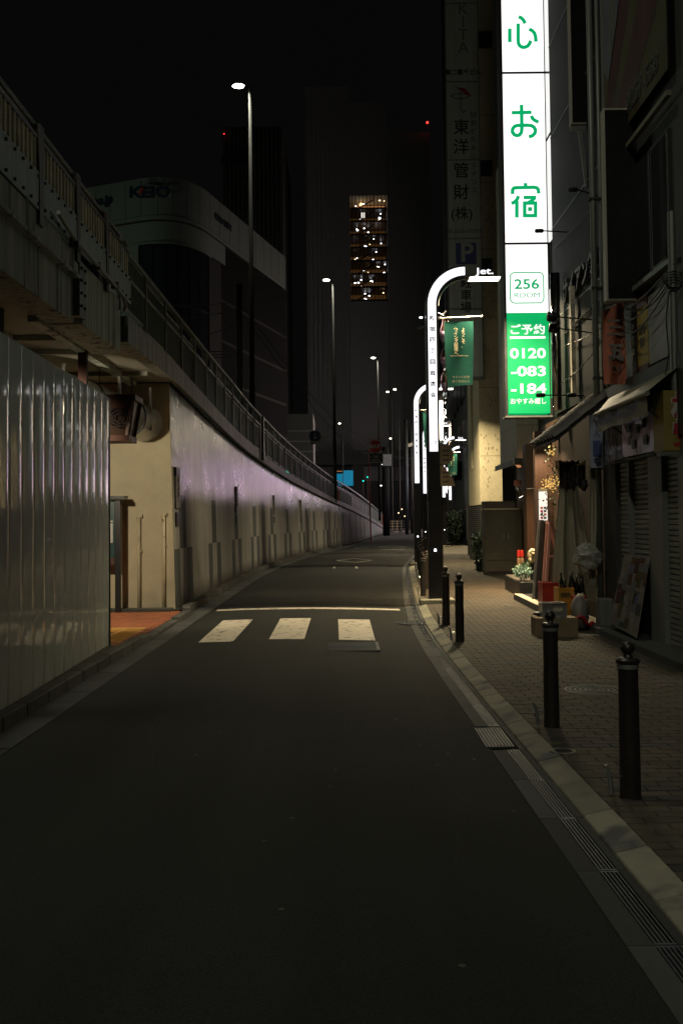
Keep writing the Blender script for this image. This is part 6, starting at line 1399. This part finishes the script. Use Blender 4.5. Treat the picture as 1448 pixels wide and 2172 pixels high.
# KEIO corner block
K = thing('department_store', 'pale rounded corner department store with blue black lettering on its top band', 'building', (-20, 96, 0))
kz0, kz1 = P(330, 462, 90).z, P(330, 376, 90).z
def kplan(t_):                                                   # plan outline from left wing round the corner and along the receding face
    if t_ < .35: u = t_ / .35; return Vector((-30 + 11.6 * u, 96 - 5.1 * u))
    if t_ < .6:
        a = (t_ - .35) / .25; p0, p1, p2 = Vector((-18.4, 90.9)), Vector((-13.6, 88.6)), Vector((-12.1, 95.5)); return p0 * (1 - a) ** 2 + p1 * 2 * a * (1 - a) + p2 * a * a
    u = (t_ - .6) / .4; return Vector((-12.1 + 5.8 * u, 95.5 + 23 * u))
def band(z0, z1, off, nm, m, t0=0, t1=1, n=60):
    mb = MB(); mb.grid(lambda u, v: (lambda p: (p.x, p.y - off, z0 + (z1 - z0) * v))(kplan(t0 + (t1 - t0) * u)), n, 1); return mb.build(nm, m, K)
ks = (kz1 - kz0)
# fascia panels one by one
for i in range(22):
    band(kz0 + .25, kz1, .5, 'fascia_panel', 'keio_white', i / 22 + .0006, (i + 1) / 22 - .0006, 4)
band(kz0 - .2, kz0 + .2, .6, 'cornice', 'keio_white'); band(kz0 - 2.2, kz0 - .3, .35, 'lower_band', 'keio_white', .0, .66); band(kz0 - 2.4, kz0 - 2.2, .55, 'window_head', 'keio_white', .33, .6)
M['matte_dark'] = mat('matte_dark', (0.004, 0.0045, 0.004), 0.95, spec=0.03)
band(-4, kz0 - .3, .1, 'block_wall', 'matte_dark')
for i in range(6): band(6, kz0 - 2.4, .2, 'glazing', 'glass_dark', .36 + i * .036, .36 + (i + 1) * .036 - .003, 2)
band(0, kz0 - 2.2, .3, 'corner_pier', 'keio_white', .30, .355, 4); band(0, kz0 - 2.2, .3, 'corner_pier', 'mast', .585, .64, 4)
for k in range(6): band(kz0 - 6 - k * 4, kz0 - 5.75 - k * 4, .25, 'floor_line', 'mast', .62, 1, 20)
for k in range(3): band(kz0 - 8 - k * 6, kz0 - 7.8 - k * 6, .3, 'transom', 'mast', .36, .58, 12)
MB().prism([tuple(kplan(i / 30)) for i in range(31)] + [(-30, 119)], lambda u, v, q: (u, v, q), kz1 - .6, kz1 - .5).build('roof', 'build_dark', K)
q = kplan(.425); ang_ = 0.05
M['keio_ink'] = mat('dark_blue_letter', (0.012, 0.014, 0.03), 0.4)
tk = text('KEIO', P(318, 408, 88.8), 1.35, 'keio_ink', K, bold=.06, sx=1.25, ext=.05, name='logo')
MB().prism([(-.0, -.1), (.35, .45), (.15, .45), (-.2, -.1)], lambda u, v, t_: (P(300, 410, 89.2).x + u, 88.6 + t_, P(300, 408, 88.6).z + v), 0, .05).build('logo_red_bar', 'redpaint', K)
rotk = Matrix.Rotation(math.atan2(-6.0, 13.6), 4, 'Z') @ FACE_CAM
cK = P(214, 436, 93.2); text('keio.co.jp', (cK.x - .55, 96 - (cK.x - .55 + 30) * 6 / 13.6 - .62, cK.z), 1.15, 'keio_ink', K, rotk, bold=.035, ext=.05)
rotk2 = Matrix.Rotation(math.atan2(26, 6.6), 4, 'Z') @ FACE_CAM
cK = P(396, 436, 95.0); text('KEIO DEPT', (-11.3, 98.0, kz0 + 1.9), .95, 'keio_ink', K, rotk2, ext=.05)
# mast lamps added out of view behind the bridge to light the store's face
for i, (x, y) in enumerate(((-34, 78), (-30, 62))):
    t = thing('added_mast', ['unseen mast light added far left behind the bridge', 'second unseen mast light added behind the bridge', 'unseen mast light added near the ramp'][i], 'street lamp', (x, y, 0), group='unseen mast lights added for the store front')
    MB().tube([(x, y, 0), (x, y, 14)], .1, 8).build('mast', 'dark_metal', t); MB().blob((x, y, 14.2), .25, 0, 0, 12, 8).build('globe', 'warm_led', t)
    if i < 2: lamp('lamp_light', t, (x, y, 14.6), 'POINT', 1800, (.85, 1.0, .80), .3)
M['tower_wall'] = mat('tower_wall', (0.30, 0.31, 0.30), 0.8, var=.2)
# towers
T1 = thing('atrium_tower', 'huge unlit dark tower with one glowing column of atrium floors', 'building', (10, 200, 0))
z_top = P(780, 215, 190).z
bx('tower_core', 'tower_wall', T1, P(650, 500, 190).x, P(742, 500, 190).x, 190, 230, 0, z_top + 3); bx('tower_core', 'tower_wall', T1, P(822, 500, 190).x, P(914, 500, 190).x, 190, 230, 0, z_top - 6)
w0, w1 = P(743, 500, 190).x, P(821, 500, 190).x; zw1, zw0 = P(780, 414, 190).z, P(780, 637, 190).z
bx('tower_head', 'tower_wall', T1, w0 - .05, w1 + .05, 190.01, 230, zw1, z_top); bx('tower_foot', 'tower_wall', T1, w0 - .05, w1 + .05, 190.01, 230, 0, zw0)
bx('atrium_back', 'atrium', T1, w0, w1, 196, 196.3, zw0, zw1)
for k in range(30): x = P(655 + k * 9.4, 500, 190).x; (bx('facade_fin', 'tower_wall', T1, x, x + .25, 189.6, 189.99, 0, z_top - (0 if k < 18 else 8)) if not (w0 < x < w1 or x > 16.8) else None)
rnd = random.Random(12); fh = (zw1 - zw0) / 8
for k in range(8):
    z = zw0 + fh * k
    bx('floor_slab', 'dark_metal', T1, w0, w1, 189.8, 196, z - .15, z + .2)
    bx('lit_wall', ['atrium', 'copper_light', 'atrium', 'atrium'][k % 4], T1, w0 + rnd.uniform(.5, 4), w0 + rnd.uniform(4.5, 6.5), 195.5, 195.9, z + .3, z + fh * rnd.uniform(.4, .8)) if k in (0, 2, 5) else None
    n = rnd.randint(5, 9)
    for j in range(n):
        x = w0 + rnd.uniform(.3, w1 - w0 - .3); zz = z + rnd.uniform(.6, fh - .4)
        s = rnd.uniform(.09, .17); MB().blob((x, 193 + rnd.uniform(-2, 2), zz), s, 0, 0, 8, 5, (1.3, .6, .8)).build('atrium_lamp', 'white_led' if rnd.random() < .7 else 'warm_led', T1)
    MB().bar((w0 + .8, 192, z + .3), (w0 + 4.5, 192, z + fh - .2), .25).build('escalator', 'dark_metal', T1)
z = zw0 + fh * 7; MB().tube([(w0 + 1.6 + i * .55, 194, z + 1.0 - .12 * i) for i in range(9)], .16, 8).build('light_cove', 'warm_led', T1)
M['warm_glow'] = emit('warm_glow', (1.0, .62, .25), 3); MB().blob((w0 + 2.2, 193, z + 1.7), .5, 0, .2, 12, 8, (1, .6, .7)).build('pendant', 'warm_glow', T1)
bx('lit_wall', 'copper_light', T1, w0 + 1.2, w1 - .2, 195.5, 195.9, z + .3, z + fh - .4)
bx('lit_window', 'menu_light', T1, w0 + 2.1, w0 + 2.8, 190.5, 190.6, z - 1.6, z - .6)
for k in range(10):
    x = w0 + (w1 - w0) * (k + .5) / 10; bx('mullion', 'brownbox', T1, x - .06, x + .06, 189.85, 190, zw0, zw1)
MB().blob(P(906, 259, 189), .22, 0, 0, 8, 6).build('warning_light', 'red_led', T1)
T2 = thing('slender_tower', 'dim ribbed tower with faint round lettering behind the tallest mast', 'building', (-22, 170, 0))
bx('tower_core', 'build_grey', T2, P(474, 500, 170).x, P(600, 500, 170).x, 170, 200, 0, P(520, 268, 170).z)
for k in range(14): x = P(476 + k * 9, 500, 170).x; bx('facade_fin', 'build_grey', T2, x, x + .25, 169.6, 169.99, 0, P(520, 272, 170).z)
c = P(502, 340, 169); text('OIOI', c, 2.6, 'dark_metal', T2, ext=.1, bold=.03); MB().blob(P(475, 283, 169), .09, 0, 0, 8, 6).build('warning_light', 'red_led', T2)
T3 = thing('footbridge_block', 'dark low station block beyond the ramp railing', 'building', (-6, 140, 0)); bx('block_wall', 'build_grey', T3, P(583, 900, 140).x, P(664, 900, 140).x, 140, 150, 0, P(620, 878, 140).z)
for k in range(3): bx('ledge', 'greymetal', T3, P(583, 900, 140).x, P(664, 900, 140).x, 139.8, 139.99, P(620, 915 + 22 * k, 140).z, P(620, 913 + 22 * k, 140).z)
T4 = thing('overhead_gantry', 'dark overhead road deck crossing beyond the junction', 'bridge', (5, 175, 0)); bx('deck_body', 'build_dark', T4, -6, 15.5, 175, 181, P(800, 985, 175).z, P(800, 955, 175).z); bx('pier', 'build_dark', T4, 2, 4, 176, 180, 0, P(800, 985, 175).z)
t = thing('office_backdrop_block', 'low unlit block closing the view under the far gantry', 'building', (10, 195, 0)); bx('block_wall', 'build_dark', t, -25, 16, 186, 189, 0, P(800, 1020, 186).z)
for i, (px, py) in enumerate(((852, 1080), (858, 1095), (845, 1088), (884, 1160), (779, 1012), (770, 1020))):
    c = P(px, py, 120 if i != 3 else 30)
    if i == 3: continue
    t = thing('point_light', ['small far light under the gantry, upper one', 'small far light under the gantry, lower right', 'small far light under the gantry, lower left', '', 'tiny cyan light left of the hydrant pole', 'tinier cyan light near the billboard'][i], 'lamp', c); MB().blob(c, .07, 0, 0, 8, 5).build('bulb', 'warm_led' if i < 3 else 'green_led', t)
    MB().tube([c, (c.x, c.y, 0)], .03, 5).build('stand', 'dark_metal', t)
